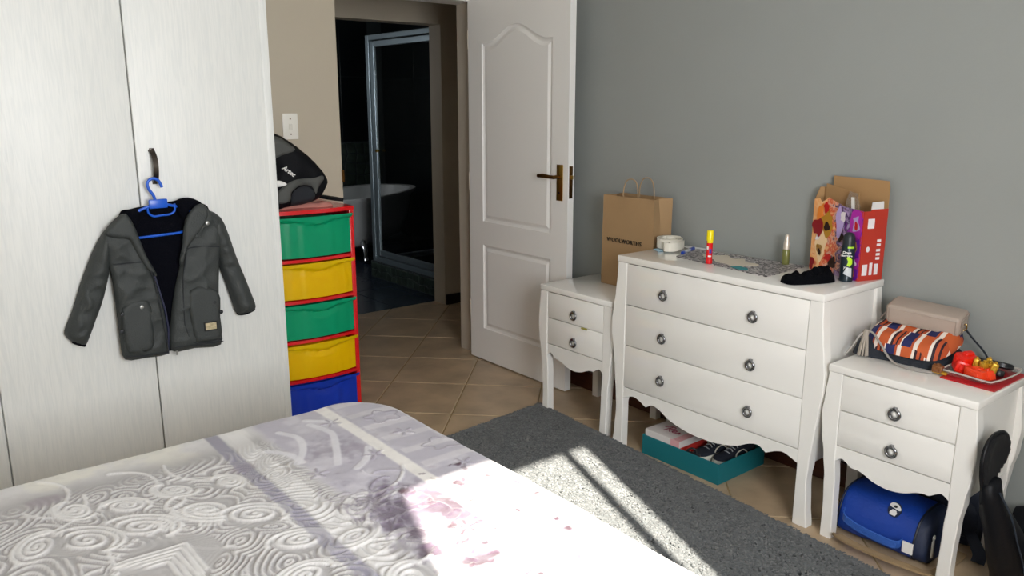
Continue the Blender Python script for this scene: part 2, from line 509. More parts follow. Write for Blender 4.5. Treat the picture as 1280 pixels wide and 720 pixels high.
# face with panel openings
def face_with_holes(mb, x, holes):
    outer = [(DY0, DB), (DY1, DB), (DY1, DT), (DY0, DT)]
    pts = [Vector(p) for p in outer]; ed = [(0, 1), (1, 2), (2, 3), (3, 0)]
    for h in holes:
        b = len(pts); pts += [Vector(p) for p in h]; ed += [(b + i, b + (i + 1) % len(h)) for i in range(len(h))]
    vv, _, ff, *_r = delaunay_2d_cdt(pts, ed, [], 4 if False else 1, 1e-6)
    def inside(q, poly):
        c = False
        for i in range(len(poly)):
            (x1, y1), (x2, y2) = poly[i], poly[(i + 1) % len(poly)]
            if (y1 > q[1]) != (y2 > q[1]) and q[0] < (x2 - x1) * (q[1] - y1) / (y2 - y1) + x1: c = not c
        return c
    vs = [mb.bm.verts.new((x, p.x, p.y)) for p in vv]
    for f in ff:
        c = sum((vv[i] for i in f), Vector((0, 0))) / len(f)
        if any(inside(c, h) for h in holes): continue
        mb.bm.faces.new([vs[i] for i in f])
for x, sgn in ((DF, 1), (DK, -1)):
    hs = [panel_outline(*p, 0.0) for p in PO]
    face_with_holes(mb, x, hs)
    for p in PO:
        rings = []
        for ins, dep in ((0, 0), (.004, .006), (.014, .011), (.02, .011), (.036, .003), (.045, .003)):
            rings.append([(x + sgn * dep, y, z) for y, z in panel_outline(*p, ins)])
        mb.loft(rings, cap=False)
        mb.bm.faces.new([mb.bm.verts.new(q) for q in rings[-1]])
for q in (((DF, DY0, DB), (DF, DY0, DT), (DK, DY0, DT), (DK, DY0, DB)), ((DF, DY1, DB), (DF, DY1, DT), (DK, DY1, DT), (DK, DY1, DB)),
          ((DF, DY0, DB), (DF, DY1, DB), (DK, DY1, DB), (DK, DY0, DB)), ((DF, DY0, DT), (DF, DY1, DT), (DK, DY1, DT), (DK, DY0, DT))):
    mb.raw(q, [(0, 1, 2, 3)])
bmesh.ops.remove_doubles(mb.bm, verts=mb.bm.verts[:], dist=0.0002)
leaf = mb.build('leaf', M_wht, door)
for xx, sg in ((DF, -1), (DK, 1)):
    pl = MB().box(min(xx, xx + sg * .006), max(xx, xx + sg * .006), DY0 + .035, DY0 + .078, 1.005, 1.185, .0015).build('handle_plate', M_brass, door, True)
    hy = DY0 + .057
    MB().tube([(xx + sg * .004, hy, 1.125), (xx + sg * .05, hy, 1.125)], .009, 12).tube([(xx + sg * .048, hy - .008, 1.125), (xx + sg * .052, hy + .03, 1.126), (xx + sg * .052, hy + .075, 1.128), (xx + sg * .05, hy + .115, 1.126)], [.009, .0095, .011, .009], 12, flat=.7).build('lever', M_dbrass, pl, True)
    MB().lathe([(0, 0), (.005, 0), (.005, .002), (0, .002)], (xx + sg * .005, hy, 1.045), 12, Matrix.Rotation(R(90) * sg, 3, 'Y')).build('keyhole', mat('keyhole_dark', '1a1512', .5), pl)
lp = MB().box(DF + .008, DK - .008, DY0 - .002, DY0 + .002, 1.02, 1.18, .0008).build('latch_plate', M_dbrass, door, True)
MB().box(DF + .013, DK - .013, DY0 - .012, DY0, 1.115, 1.135, .002).build('latch', M_brass, lp, True)
for z in (.25, 1.0, 1.78):
    MB().tube([(DF + .002, DY1 + .003, z), (DF + .002, DY1 + .003, z + .1)], .005, 10).build('hinge', M_trimw, door, True)
# ------------------------------------------------------------------ wardrobe
def laminate():
    m = mat('white_woodgrain_laminate', 'dfe1de', 0.42)
    nt = m.node_tree; N = nt.nodes; L = nt.links; b = N['Principled BSDF']
    tc = N['Texture Coordinate']; mp = N['Mapping']
    mp.inputs['Scale'].default_value = (26, 26, 1.6)
    n = N.new('ShaderNodeTexNoise'); n.inputs['Scale'].default_value = 4; n.inputs['Detail'].default_value = 8; n.inputs['Distortion'].default_value = 1.2
    L.new(mp.outputs[0], n.inputs['Vector'])
    r = N.new('ShaderNodeValToRGB'); r.color_ramp.elements[0].position = .35; r.color_ramp.elements[1].position = .62
    r.color_ramp.elements[0].color = lin('dadcd9'); r.color_ramp.elements[1].color = lin('e2e3df')
    L.new(n.outputs[0], r.inputs[0]); L.new(r.outputs[0], b.inputs['Base Color'])
    bp = N.new('ShaderNodeBump'); bp.inputs['Strength'].default_value = .12; bp.inputs['Distance'].default_value = .004
    L.new(n.outputs[0], bp.inputs['Height']); L.new(bp.outputs[0], b.inputs['Normal'])
    return m
M_lam = laminate()
M_bronze = mat('dark_bronze', '4a443e', 0.28, metal=0.9)
WF = 3.20
wd = thing('wardrobe', (0.55, 3.5, 0), 'tall white woodgrain wardrobe with a grey jacket hanging on its door handle', 'wardrobe')
MB().box(-.26, 1.352, WF + .022, 3.795, .08, HZ - .03, .002).build('carcass', M_lam, wd)
MB().box(-.24, 1.34, WF + .05, WF + .07, 0, .08).build('plinth', M_lam, wd)
for k, (a, b) in enumerate(((-.255, .2915), (.2955, .8145), (.8185, 1.35))):
    d = MB().box(a, b, WF, WF + .019, .085, HZ - .05, .004, 3)
    if k == 2: d.box(b - .03, b, WF - .002, WF + .0195, .085, HZ - .05, .0015)
    d = d.build('wardrobe_door', M_lam, wd, True)
    hx = a + .055
    h = MB()
    pts = catmull([(hx - .003, WF + .001, 1.312), (hx - .002, WF - .012, 1.308), (hx, WF - .028, 1.285), (hx, WF - .034, 1.255), (hx, WF - .028, 1.225), (hx + .001, WF - .012, 1.202), (hx + .002, WF + .001, 1.198)], 5, False)
    h.loft([[p + Vector((dx, 0, 0)) + n * s for dx, s in ((-.0095, -.004), (.0095, -.004), (.0095, .004), (-.0095, .004))] for p, n in
            [(p, Vector((0, *(Vector((pts[min(i + 1, len(pts) - 1)].y - pts[max(i - 1, 0)].y, pts[min(i + 1, len(pts) - 1)].z - pts[max(i - 1, 0)].z)).normalized().orthogonal())))) for i, p in enumerate(pts)]])
    for z in (1.312, 1.198): h.box(hx - .0085, hx + .0085, WF - .005, WF, z - .009, z + .009, .001)
    h.build('handle', M_bronze, d, True, 60)

# ------------------------------------------------------------------ coat hanger and jacket
M_blue = mat('blue_plastic', '1558c8', 0.3)
HY_ = 3.152
hg = thing('coat_hanger', (.86, HY_, 1.0), 'bright blue plastic coat hanger hooked over the bronze wardrobe handle', 'hanger')
hk = catmull([(.858, HY_, 1.125), (.852, HY_, 1.15), (.838, HY_, 1.175), (.834, HY_, 1.195), (.842, HY_, 1.208), (.858, HY_, 1.213), (.872, HY_, 1.207), (.88, HY_, 1.192), (.884, HY_, 1.180)], 5, False)
MB().tube(hk, .0055, 10).build('hook', M_blue, hg, True)
MB().tube(catmull([(.715, HY_ + .014, 1.035), (.75, HY_ + .012, 1.068), (.80, HY_ + .004, 1.10), (.862, HY_, 1.118), (.92, HY_ + .004, 1.108), (.97, HY_ + .012, 1.09), (1.01, HY_ + .014, 1.06)], 5, False), .0055, 10).build('shoulder_bar', M_blue, hg, True)
MB().box(.832, .898, HY_ - .007, HY_ + .004, 1.103, 1.137, .004).build('neck_plate', M_blue, hg, True)
MB().tube(catmull([(.828, HY_, 1.115), (.828, HY_, 1.09), (.845, HY_, 1.075), (.875, HY_, 1.076), (.905, HY_, 1.078), (.922, HY_, 1.09), (.923, HY_, 1.116)], 5, False), .004, 8).build('loop', M_blue, hg, True)
MB().tube([(.74, HY_ + .015, .992), (.79, HY_ + .012, .998), (.93, HY_ + .012, 1.003), (.97, HY_ + .015, 1.008)], .005, 8).build('crossbar', M_blue, hg, True)

M_jack = mat('charcoal_jacket_fabric', '343837', 0.62, bump=.25, scale=260)
M_lining = mat('black_fleece_lining', '070810', 0.95, spec=.1, bump=.5, scale=240)
M_snap = mat('snap_metal', 'b9b9b5', .3, metal=.9)
M_blk = mat('black_plastic', '15171a', .45)
jk = thing('jacket', (.86, 3.17, .54), 'open charcoal childrens jacket with black lining hanging from the wardrobe handle', 'jacket')
F = lambda y0: (lambda a, b, h: (a, y0 - h, b))
pillow('lining', [(.736, 1.088), (.778, 1.104), (.834, 1.112), (.93, 1.122), (.98, 1.131), (1.02, 1.112), (1.06, 1.08), (1.03, .97), (.98, .8), (.93, .65), (.90, .558), (.84, .552), (.80, .65), (.77, .8), (.73, .97)], F(3.188), M_lining, jk, .012, .03, .02)
lp_ = [(.696, .549), (.77, .541), (.844, .540), (.856, .574), (.857, .64), (.852, .708), (.838, .80), (.822, .868), (.800, .931), (.777, .994), (.768, 1.04), (.752, 1.085), (.735, 1.090), (.70, 1.063), (.668, 1.02), (.672, .94), (.682, .85), (.685, .70), (.686, .62)]
pillow('front_panel', lp_, F(3.160), M_jack, jk, .022, .035, .008, 3, wr=.010, wscale=17, seed=1, fold=.007)
rp_ = [(.862, .552), (.95, .545), (1.054, .540), (1.056, .626), (1.060, .72), (1.066, .80), (1.075, .88), (1.09, .98), (1.085, 1.055), (1.04, 1.086), (1.012, 1.108), (.985, 1.088), (.958, 1.05), (.946, .976), (.926, .885), (.906, .82), (.891, .765), (.872, .67)]
pillow('front_panel', rp_, F(3.160), M_jack, jk, .022, .035, .008, 3, wr=.010, wscale=17, seed=5, fold=.007)
pillow('sleeve', [(.735, 1.06), (.70, 1.05), (.668, 1.02), (.630, .957), (.583, .855), (.545, .758), (.513, .69), (.515, .665), (.536, .640), (.566, .624), (.582, .634), (.604, .683), (.640, .76), (.665, .83), (.684, .90), (.70, .99)], F(3.182), M_jack, jk, .045, .05, .0085, 3, wr=.014, wscale=17, seed=9, fold=.014)
pillow('sleeve', [(1.03, 1.075), (1.089, 1.058), (1.118, 1.006), (1.149, .89), (1.181, .788), (1.208, .701), (1.214, .664), (1.19, .648), (1.137, .648), (1.12, .70), (1.10, .78), (1.08, .85), (1.066, .92), (1.03, .99)], F(3.182), M_jack, jk, .042, .05, .0085, 3, wr=.014, wscale=17, seed=14, fold=.014)
pillow('cuff', [(.53, .64), (.568, .619), (.574, .626), (.56, .640), (.54, .650)], F(3.176), M_lining, jk, .02, .02, .008, 3)
pillow('cuff', [(1.137, .645), (1.17, .641), (1.206, .652), (1.203, .664), (1.14, .657)], F(3.176), M_lining, jk, .02, .02, .008, 3)
pillow('collar', [(.738, 1.092), (.752, 1.088), (.772, 1.045), (.80, .94), (.832, .86), (.818, .86), (.79, .90), (.763, .965), (.745, 1.0), (.70, 1.01), (.668, 1.03), (.70, 1.065)], F(3.139), M_jack, jk, .012, .014, .008, 3, wr=.003)
pillow('collar', [(1.012, 1.11), (1.04, 1.086), (1.03, 1.04), (1.0, 1.0), (.955, .95), (.925, .88), (.918, .90), (.935, .965), (.946, 1.03), (.975, 1.085)], F(3.139), M_jack, jk, .012, .014, .008, 3, wr=.003)
pillow('hood', [(.93, 1.124), (.98, 1.134), (1.025, 1.112), (1.012, 1.105), (.98, 1.085), (.955, 1.05), (.93, 1.09)], F(3.166), M_lining, jk, .02, .02, .01, 3)
pillow('hood', [(.736, 1.09), (.778, 1.106), (.80, 1.10), (.80, 1.07), (.778, 1.03), (.765, 1.05), (.752, 1.086)], F(3.166), M_lining, jk, .02, .02, .01, 3)
# pocket patches, yoke seams, hems
pillow('pocket', [(.70, .75), (.79, .765), (.80, .66), (.79, .58), (.72, .575), (.70, .60)], F(3.137), M_jack, jk, .008, .01, .012, 3, wr=.002)
pillow('pocket', [(.945, .78), (1.05, .765), (1.052, .66), (1.048, .575), (.97, .57), (.946, .60)], F(3.137), M_jack, jk, .008, .01, .012, 3, wr=.002)
sm = MB()
for pts in (((.686, .915), (.73, .915), (.785, .913)), ((.948, .945), (1.0, .948), (1.07, .94)), ((.69, .565), (.77, .556), (.846, .556)), ((.865, .57), (.96, .562), (1.056, .558)),
            ((.795, .93), (.82, .84), (.83, .75), (.842, .62), (.846, .55)), ((.945, .93), (.925, .84), (.918, .75), (.915, .65), (.93, .585), (.955, .568), (1.05, .568))):
    sm.tube([(a, 3.1315, b) for a, b in pts], .0022, 6)
sm.build('seam', mat('seam_dark', '23262a', .8), jk, True)
zp = MB(); zp.tube([(a, 3.148, b) for a, b in ((.795, .95), (.824, .868), (.852, .72), (.858, .64), (.848, .545))], .004, 6).build('zipper', mat('navy_zip', '1a1e3c', .5), jk, True)
MB().box(.874, .882, 3.136, 3.141, .535, .552, .001).build('zip_pull', M_snap, jk)
for (x, z, mt) in ((.766, .745, M_snap), (.698, .728, M_blk), (.959, .749, M_snap), (1.033, .722, M_blk), (1.031, 1.035, M_snap), (.985, .99, M_jack), (1.056, .68, M_blk), (.69, .665, M_blk)):
    MB().lathe([(0, -.004), (.0075, -.004), (.0085, .0), (.007, .003), (0, .004)], (x, 3.129 if z < 1 else 3.128, z), 14, Matrix.Rotation(R(90), 3, 'X')).build('snap_button', mt, jk, True)
tg = MB().box(.984, 1.036, 3.122, 3.127, .613, .650, .001).build('patch_label', M_blk, jk)
MB().box(.989, 1.031, 3.1212, 3.1222, .618, .645).build('print', mat('patch_tan', 'b5a887', .7, vary=.3, vscale=90), tg)

# ------------------------------------------------------------------ drawer tower
M_red = mat('red_plastic', 'd3151d', 0.25, coat=.3)
M_green = mat('green_plastic', '0cc48c', 0.28)
M_yel = mat('yellow_plastic', 'ffe400', 0.3)
M_blu2 = mat('blue_drawer_plastic', '2450e0', 0.28)
tw = thing('drawer_tower', (1.60, 3.59, 0), 'red plastic drawer tower with green, yellow and blue drawers beside the wardrobe', 'drawers')
TX0, TX1, TY0, TY1, TH = 1.412, 1.797, 3.40, 3.775, 1.018
def bow(x): return .022 * (1 - ((x - (TX0 + TX1) / 2) / ((TX1 - TX0) / 2)) ** 2)
shelves = [.02, .222, .412, .600, .790, 1.0]
def shelf(z0, z1, name, front=0.0):
    xs = [TX0 + (TX1 - TX0) * k / 20 for k in range(21)]
    poly = [(x, TY0 - bow(x) - front) for x in xs] + [(TX1, TY1), (TX0, TY1)]
    mb = MB().prism(poly, lambda a, b: (a, b, z0), lambda a, b: (a, b, z1))
    mb.build(name, M_red, tw, True, 50)
shelf(1.0, TH, 'top', .006)
for z in shelves[1:-1]: shelf(z - .008, z + .006, 'shelf')
shelf(.02, .04, 'base')
for x in (TX0, TX1 - .022): MB().box(x, x + .022, TY0 - .004, TY0 + .03, .02, 1.004, .004).build('post', M_red, tw, True)
for x in (TX0, TX1 - .022): MB().box(x, x + .022, TY1 - .03, TY1, .02, 1.004, .004).build('post', M_red, tw, True)
for x in (TX0 + .004, TX1 - .012): MB().box(x, x + .008, TY0 + .03, TY1 - .03, .02, 1.004).build('side_panel', M_red, tw)
for x in (TX0 + .04, TX1 - .04):
    for y in (TY0 + .05, TY1 - .05): MB().lathe([(0, 0), (.02, 0), (.02, .03), (0, .03)], (x, y, 0), 16).build('foot', M_red, tw, True)
for (z0, z1), mt in zip(zip(shelves, shelves[1:]), (M_blu2, M_yel, M_green, M_yel, M_green)):
    a, b = TX0 + .014, TX1 - .024
    zb, zt = z0 + .014 + (.016 if z0 < .05 else 0), z1 - .012
    nx, nz = 36, 22
    V = []; xc = (a + b) / 2
    for j in range(nz + 1):
        for i in range(nx + 1):
            x = a + (b - a) * i / nx; z = zb + (zt - zb) * j / nz
            u = (x - xc) / ((b - a) / 2)
            lip = zt - .022 - .020 * math.exp(-(u / .38) ** 2)
            e = min(1, max(0, (z - lip) / .008))
            flute = .004 * (1 / (1 + math.exp(-(abs(u) - .46) * 40)) - .5) + .003 * (1 / (1 + math.exp(-(abs(u) - .80) * 60)))
            V.append((x + (.009 * u if e > 0 else 0) * e, TY0 - bow(x) - .002 - .013 * e + (1 - e) * (flute + .010 * (z < lip) * math.exp(-(u / .45) ** 2) * max(0, 1 - (lip - z) / .03)) - .002, z))
    Fc = [(j * (nx + 1) + i, j * (nx + 1) + i + 1, (j + 1) * (nx + 1) + i + 1, (j + 1) * (nx + 1) + i) for j in range(nz) for i in range(nx)]
    mb = MB(); mb.raw(V, Fc)
    r = bmesh.ops.solidify(mb.bm, geom=mb.bm.faces[:], thickness=-.003)
    mb.box(a + .006, b - .006, TY0 + .004, TY1 - .05, zb + .002, zt - .025, .006)
    mb.build('drawer', mt, tw, True, 50)

# ------------------------------------------------------------------ chest and bedside tables
M_lac = mat('white_lacquer', 'efede8', 0.12, coat=.5, vary=.01)
M_lacleg = mat('white_lacquer_leg', 'efede8', 0.25, coat=.2)
M_chr = mat('polished_chrome', '8e8f92', 0.12, metal=1.0)
M_pearl = mat('pearl_white', 'f1f0ec', 0.15)
def interp(prof, z):
    prof = sorted(prof)
    if z <= prof[0][0]: return prof[0][1]
    for (a, u), (b, v) in zip(prof, prof[1:]):
        if z <= b:
            t = (z - a) / (b - a); t = t * t * (3 - 2 * t)
            return u + (v - u) * t
    return prof[-1][1]
def ring(x, y, z, parent, s=1.0):
    mb = MB().m(M_chr)
    mb.tube([(x - .009, y + s * .0165 * math.cos(t), z + s * .0165 * math.sin(t)) for t in [2 * math.pi * k / 24 for k in range(24)]], .0052 * s, 10, closed=True)
    mb.box(x - .014, x, y - .006 * s, y + .006 * s, z + .013 * s, z + .024 * s, .002)
    mb.m(M_pearl).lathe([(0, 0), (.015 * s, 0), (.013 * s, .004), (.006 * s, .0065), (0, .007)], (x + .001, y, z), 20, Matrix.Rotation(R(-90), 3, 'Y'))
    return mb.build('ring_pull', None, parent, True, 50)
def furniture(root, x0, x1, y0, y1, H, th, legw, prof, seams, apron, rings, apron_in, foot):
    yc = (y0 + y1) / 2
    MB().box(x0 - .003, x1, y0 - .002, y1 + .002, H - th, H, .004, 3).build('top', M_lac, root, True)
    # legs
    zs = sorted({0.0, H - th} | {k * (H - th) / 40 for k in range(41)})
    for front in (True, False):
        for s in (-1, 1):
            rings_ = []
            for z in zs:
                o = interp(prof, z); w_in = legw if z > apron_in else legw + interp(foot, z)
                yo = (y0 - o) if s < 0 else (y1 + o); yi = (y0 + w_in) if s < 0 else (y1 - w_in)
                fx = interp([(0, -.004), (.2 * H, .004), (.4 * H, .004), (.62 * H, -.006), (.9 * H, 0)], z)
                d = .046 if z > apron_in else .040
                xa, xb = (x0 + .0 + fx * .3, x0 + d) if front else (x1 - d, x1 - .006 - fx)
                lo, hi = min(yo, yi), max(yo, yi); c = .003
                rings_.append([(xa + c, lo, z), (xb - c, lo, z), (xb, lo + c, z), (xb, hi - c, z), (xb - c, hi, z), (xa + c, hi, z), (xa, hi - c, z), (xa, lo + c, z)])
            MB().loft(rings_).build('leg', M_lacleg, root, True, 38)
    zb = seams[-1]
    # carcass: sides, back, bottom, core behind the drawers
    mb = MB()
    for s in (-1, 1):
        y = y0 + .008 if s < 0 else y1 - .026
        mb.box(x0 + .035, x1 - .035, y, y + .018, zb - .045, H - th - .001)
    mb.box(x1 - .016, x1 - .008, y0 + .02, y1 - .02, zb - .02, H - th - .001)
    mb.box(x0 + .022, x0 + .03, y0 + .03, y1 - .03, zb - .012, H - th - .001)
    mb.box(x0 + .03, x1 - .016, y0 + .02, y1 - .02, zb - .02, zb - .008)
    mb.build('carcass', M_lacleg, root)
    # apron with the waved lower edge
    hw = (y1 - y0) / 2 - legw + .002
    pts = [(yc - d, z) for d, z in reversed(apron)] + [(yc + d, z) for d, z in apron[1:]]
    P = [p.to_2d() for p in catmull([Vector((a, b, 0)) for a, b in pts], 4, False)]
    poly = [(yc - hw, P[0][1])] + [tuple(p) for p in P] + [(yc + hw, P[-1][1]), (yc + hw, zb - .002), (yc - hw, zb - .002)]
    MB().prism(poly, lambda a, b: (x0 + .003, a, b), lambda a, b: (x0 + .021, a, b)).build('apron', M_lac, root)
    for i, (zt, zl) in enumerate(zip(seams, seams[1:])):
        d = MB().box(x0 + .001, x0 + .019, y0 + legw + .0015, y1 - legw - .0015, zl + .0022, zt - .0016, .0012, 2).build('drawer', M_lac, root, True)
        for y, z in rings[i]: ring(x0 + .001, y, z, d)
FX = 2.475
ch = thing('chest_of_drawers', (FX + .2, 1.866, 0), 'wide glossy white chest of three drawers with curved legs by the grey wall', 'chest of drawers')
furniture(ch, FX, 2.89 - .012, 1.392, 2.340, .857, .028, .051,
          [(0, .006), (.08, -.003), (.17, -.009), (.25, -.005), (.3, 0), (.36, .006), (.44, .015), (.52, .026), (.57, .027), (.63, .019), (.70, .010), (.77, .003), (.83, 0)],
          [.827, .650, .472, .283], [(0, .183), (.07, .186), (.16, .206), (.22, .235), (.26, .243), (.292, .226), (.30, .228), (.335, .245), (.37, .251), (.42, .232)],
          [[(2.082, .726), (1.660, .724)], [(2.081, .545), (1.657, .542)], [(2.080, .364), (1.656, .360)]], .225, [(0, 0), (.2, 0)])
bs = thing('bedside_table', (FX + .19, 1.1155, 0), 'white two drawer bedside table holding handbags and a toy pack, at the right', 'bedside table', 'white two drawer bedside tables')
furniture(bs, FX, 2.858, .880, 1.351, .626, .026, .049,
          [(0, -.018), (.1, -.018), (.22, -.013), (.30, -.004), (.38, .008), (.45, .014), (.52, .008), (.6, 0)],
          [.598, .474, .347], [(0, .254), (.05, .262), (.085, .277), (.11, .284), (.128, .284), (.15, .298), (.166, .304), (.187, .29)],
          [[(1.116, .517)], [(1.114, .390)]], .285, [(0, .010), (.2, .006), (.285, 0)])
b2 = copy_tree(bs)
b2.location = (FX + .19 + .02, 2.625, 0); b2.scale = (1, 1, 1.02)
b2['label'] = 'white two drawer bedside table in front of the open door, holding a brown paper bag'
# small green scrap caught in the seam of the far bedside table
props(MB().box(2.487, 2.4935, 2.535, 2.572, .478, .486, .002).build('paper_scrap', mat('olive_paper', '9a9440', .6)), 'tiny olive green scrap caught between the drawers of the far bedside table', 'scrap')
# ------------------------------------------------------------------ bed and bedspread
M_base = mat('bed_base_fabric', '5d5a58', .85, bump=.2, scale=200)
M_matt = mat('mattress_ticking', 'd9d8d4', .8, bump=.1, scale=120)
bed = thing('bed', (.25, 1.51, 0), 'low double bed base and mattress hidden under the patterned bedspread', 'bed')
BX0, BX1, BY0, BY1 = -.75, 1.275, .72, 2.31
MB().box(BX0 + .03, BX1 - .04, BY0 + .04, BY1 - .04, .07, .30, .01).build('base', M_base, bed, True)
MB().box(BX0 + .03, BX1 - .045, BY0 + .045, BY1 - .045, .302, .505, .05, 4).build('mattress', M_matt, bed, True)
for x in (BX0 + .12, BX1 - .14):
    for y in (BY0 + .12, BY1 - .12): MB().lathe([(0, 0), (.025, 0), (.03, .07), (0, .07)], (x, y, 0), 14).build('leg', M_blk, bed, True)

def axis(lo, hi, fa, fb, fine, coarse):
    a = [lo]
    while a[-1] < hi:
        a.append(a[-1] + (fine if fa <= a[-1] <= fb else coarse))
    return np.array(a)
OV = .40
gx = axis(BX0 - .3, BX1 + OV, -.40, 1.30, .0036, .02)
gy = axis(BY0 - OV, BY1 + OV, .78, 2.30, .0036, .02)
GXm, GYm = np.meshgrid(gx, gy, indexing='ij')
# print: colour c (3) and quilting height h, drawn stroke by stroke on the cloth
rs = np.random.RandomState(7)
def vnoise(X, Y, s, seed):
    """smooth value noise"""
    r = np.random.RandomState(seed); T = r.rand(64, 64)
    x = X * s + 100; y = Y * s + 100
    xi = np.floor(x).astype(int); yi = np.floor(y).astype(int)
    fx = x - xi; fy = y - yi; fx = fx * fx * (3 - 2 * fx); fy = fy * fy * (3 - 2 * fy)
    g = lambda a, b: T[a % 64, b % 64]
    return (g(xi, yi) * (1 - fx) + g(xi + 1, yi) * fx) * (1 - fy) + (g(xi, yi + 1) * (1 - fx) + g(xi + 1, yi + 1) * fx) * fy
def fbm(X, Y, s, seed, o=4):
    return sum(vnoise(X, Y, s * 2 ** k, seed + k) / 2 ** k for k in range(o)) / sum(1 / 2 ** k for k in range(o))
H_ = np.zeros_like(GXm)
C_ = np.zeros(GXm.shape + (3,))
def mixc(mask, col):
    global C_
    C_ = C_ * (1 - mask[..., None]) + np.array(lin(col)[:3]) * mask[..., None]
def sm(a, b, x):
    t = np.clip((x - a) / (b - a), 0, 1); return t * t * (3 - 2 * t)
def band(x0, x1, e=.004): return sm(x0 - e, x0 + e, WXm) * (1 - sm(x1 - e, x1 + e, WXm))
WXm = GXm + .004 * (fbm(GXm, GYm, 6, 90) - .5)
C_[:] = lin('cfccd0')[:3]
n1 = fbm(GXm, GYm, 7, 11); n2 = fbm(GXm, GYm, 16, 31); n3 = fbm(GXm, GYm, 45, 51, 3)
left = 1 - sm(.79, .84, WXm + .05 * (n1 - .5))
# outer field: pale lavender, mottled
mixc((1 - left), 'b1acb8')
mixc((1 - left) * sm(.48, .72, n2) * .45, 'd8d5da')
mixc(left, 'd4d2d1')
mixc(left * sm(.52, .68, n1) * .5, 'e6e2cf')
for (cx, cy, a, b, s) in ((.90, 1.52, .17, .13, .9), (1.02, 1.45, .06, .09, .8), (1.05, 1.25, .14, .05, .75), (1.12, 1.10, .08, .05, .6), (.99, 1.62, .05, .05, .5), (.80, 1.33, .10, .05, .6), (1.18, 1.36, .07, .04, .5), (.93, 1.95, .10, .10, .35), (1.2, 1.0, .05, .04, .6), (1.0, 1.06, .07, .05, .6), (1.10, 1.57, .05, .03, .6)):
    d = np.sqrt(((GXm - cx) / a) ** 2 + ((GYm - cy) / b) ** 2) + (n2 - .5) * 1.7 + (n3 - .5) * 1.2
    mixc(sm(1.0, .45, d) * s, '6a5a70')
    mixc(sm(.6, .1, d) * s * .6, '54404f')
mixc(sm(.66, .74, n2) * (1 - left) * (GXm > 1.07) * .4, '9b8a98')
# border bands near the foot
for k in range(14):
    y = .85 + k * .105
    m = (GXm > 1.08) * sm(y, y + .01, GYm) * (1 - sm(y + .035, y + .045, GYm))
    mixc(m * .5, 'dad6d8')
mixc(band(1.03, 1.068), 'e9e5e0'); mixc(band(.742, .800) * (.45 + .5 * sm(1.45, 1.8, GYm)), 'e4e2e0')
mixc(band(.685, .722), '8f8b99')
def stroke(pts, w, h, col=None, amt=.8, taper=False):
    """lay a rounded ridge along a polyline"""
    global H_
    P = np.array(pts); k = len(P)
    lo = P.min(0) - w * 2; hi = P.max(0) + w * 2
    i0, i1 = np.searchsorted(gx, [lo[0], hi[0]]); j0, j1 = np.searchsorted(gy, [lo[1], hi[1]])
    if i1 - i0 < 2 or j1 - j0 < 2: return
    X = GXm[i0:i1, j0:j1]; Y = GYm[i0:i1, j0:j1]
    D = np.full(X.shape, 9.0)
    for a, b in zip(P[:-1], P[1:]):
        d = b - a; L = max((d * d).sum(), 1e-12)
        t = np.clip(((X - a[0]) * d[0] + (Y - a[1]) * d[1]) / L, 0, 1)
        D = np.minimum(D, (X - a[0] - t * d[0]) ** 2 + (Y - a[1] - t * d[1]) ** 2)
    D = np.sqrt(D)
    e = np.clip(1 - (D / w) ** 2, 0, 1)
    H_[i0:i1, j0:j1] = np.maximum(H_[i0:i1, j0:j1], h * np.sqrt(e))
    if col is not None:
        m = (sm(w, w * .6, D) * amt)[..., None]
        C_[i0:i1, j0:j1] = C_[i0:i1, j0:j1] * (1 - m) + np.array(lin(col)[:3]) * m
# the grooved ground of the medallion
gr = left * sm(2.24, 2.12, GYm + .06 * (n1 - .5)) * sm(-.42, -.36, GXm) * (1 - band(.685, .722))
mixc(gr * .85, '959190')
WHT = 'e2e0de'
def ell(cx, cy, a, b, rot, t0, t1, n=40, sp=0.0):
    out = []
    for k in range(n + 1):
        t = t0 + (t1 - t0) * k / n; s = 1 - sp * k / n
        x, y = a * s * math.cos(t), b * s * math.sin(t)
        out.append((cx + x * math.cos(rot) - y * math.sin(rot), cy + x * math.sin(rot) + y * math.cos(rot)))
    return out
def swirl(cx, cy, r, rot, asp=.72, turns=3.2, hand=1):
    stroke(ell(cx, cy, r, r * asp * hand, rot, 0, turns * 2 * math.pi, int(turns * 26), .93), .0074, .0052, WHT)
    stroke(ell(cx, cy, r * 1.22, r * asp * 1.22 * hand, rot, -.5, math.pi * 1.1, 24), .0074, .0052, WHT)
    tail = [(cx + r * math.cos(rot), cy + r * math.sin(rot))]
    for k in range(1, 10):
        tail.append((cx + r * math.cos(rot) + (.02 * k) * math.cos(rot - hand * (1.2 - .1 * k)), cy + r * math.sin(rot) + (.02 * k) * math.sin(rot - hand * (1.2 - .1 * k))))
    stroke(tail, .006, .004, WHT)

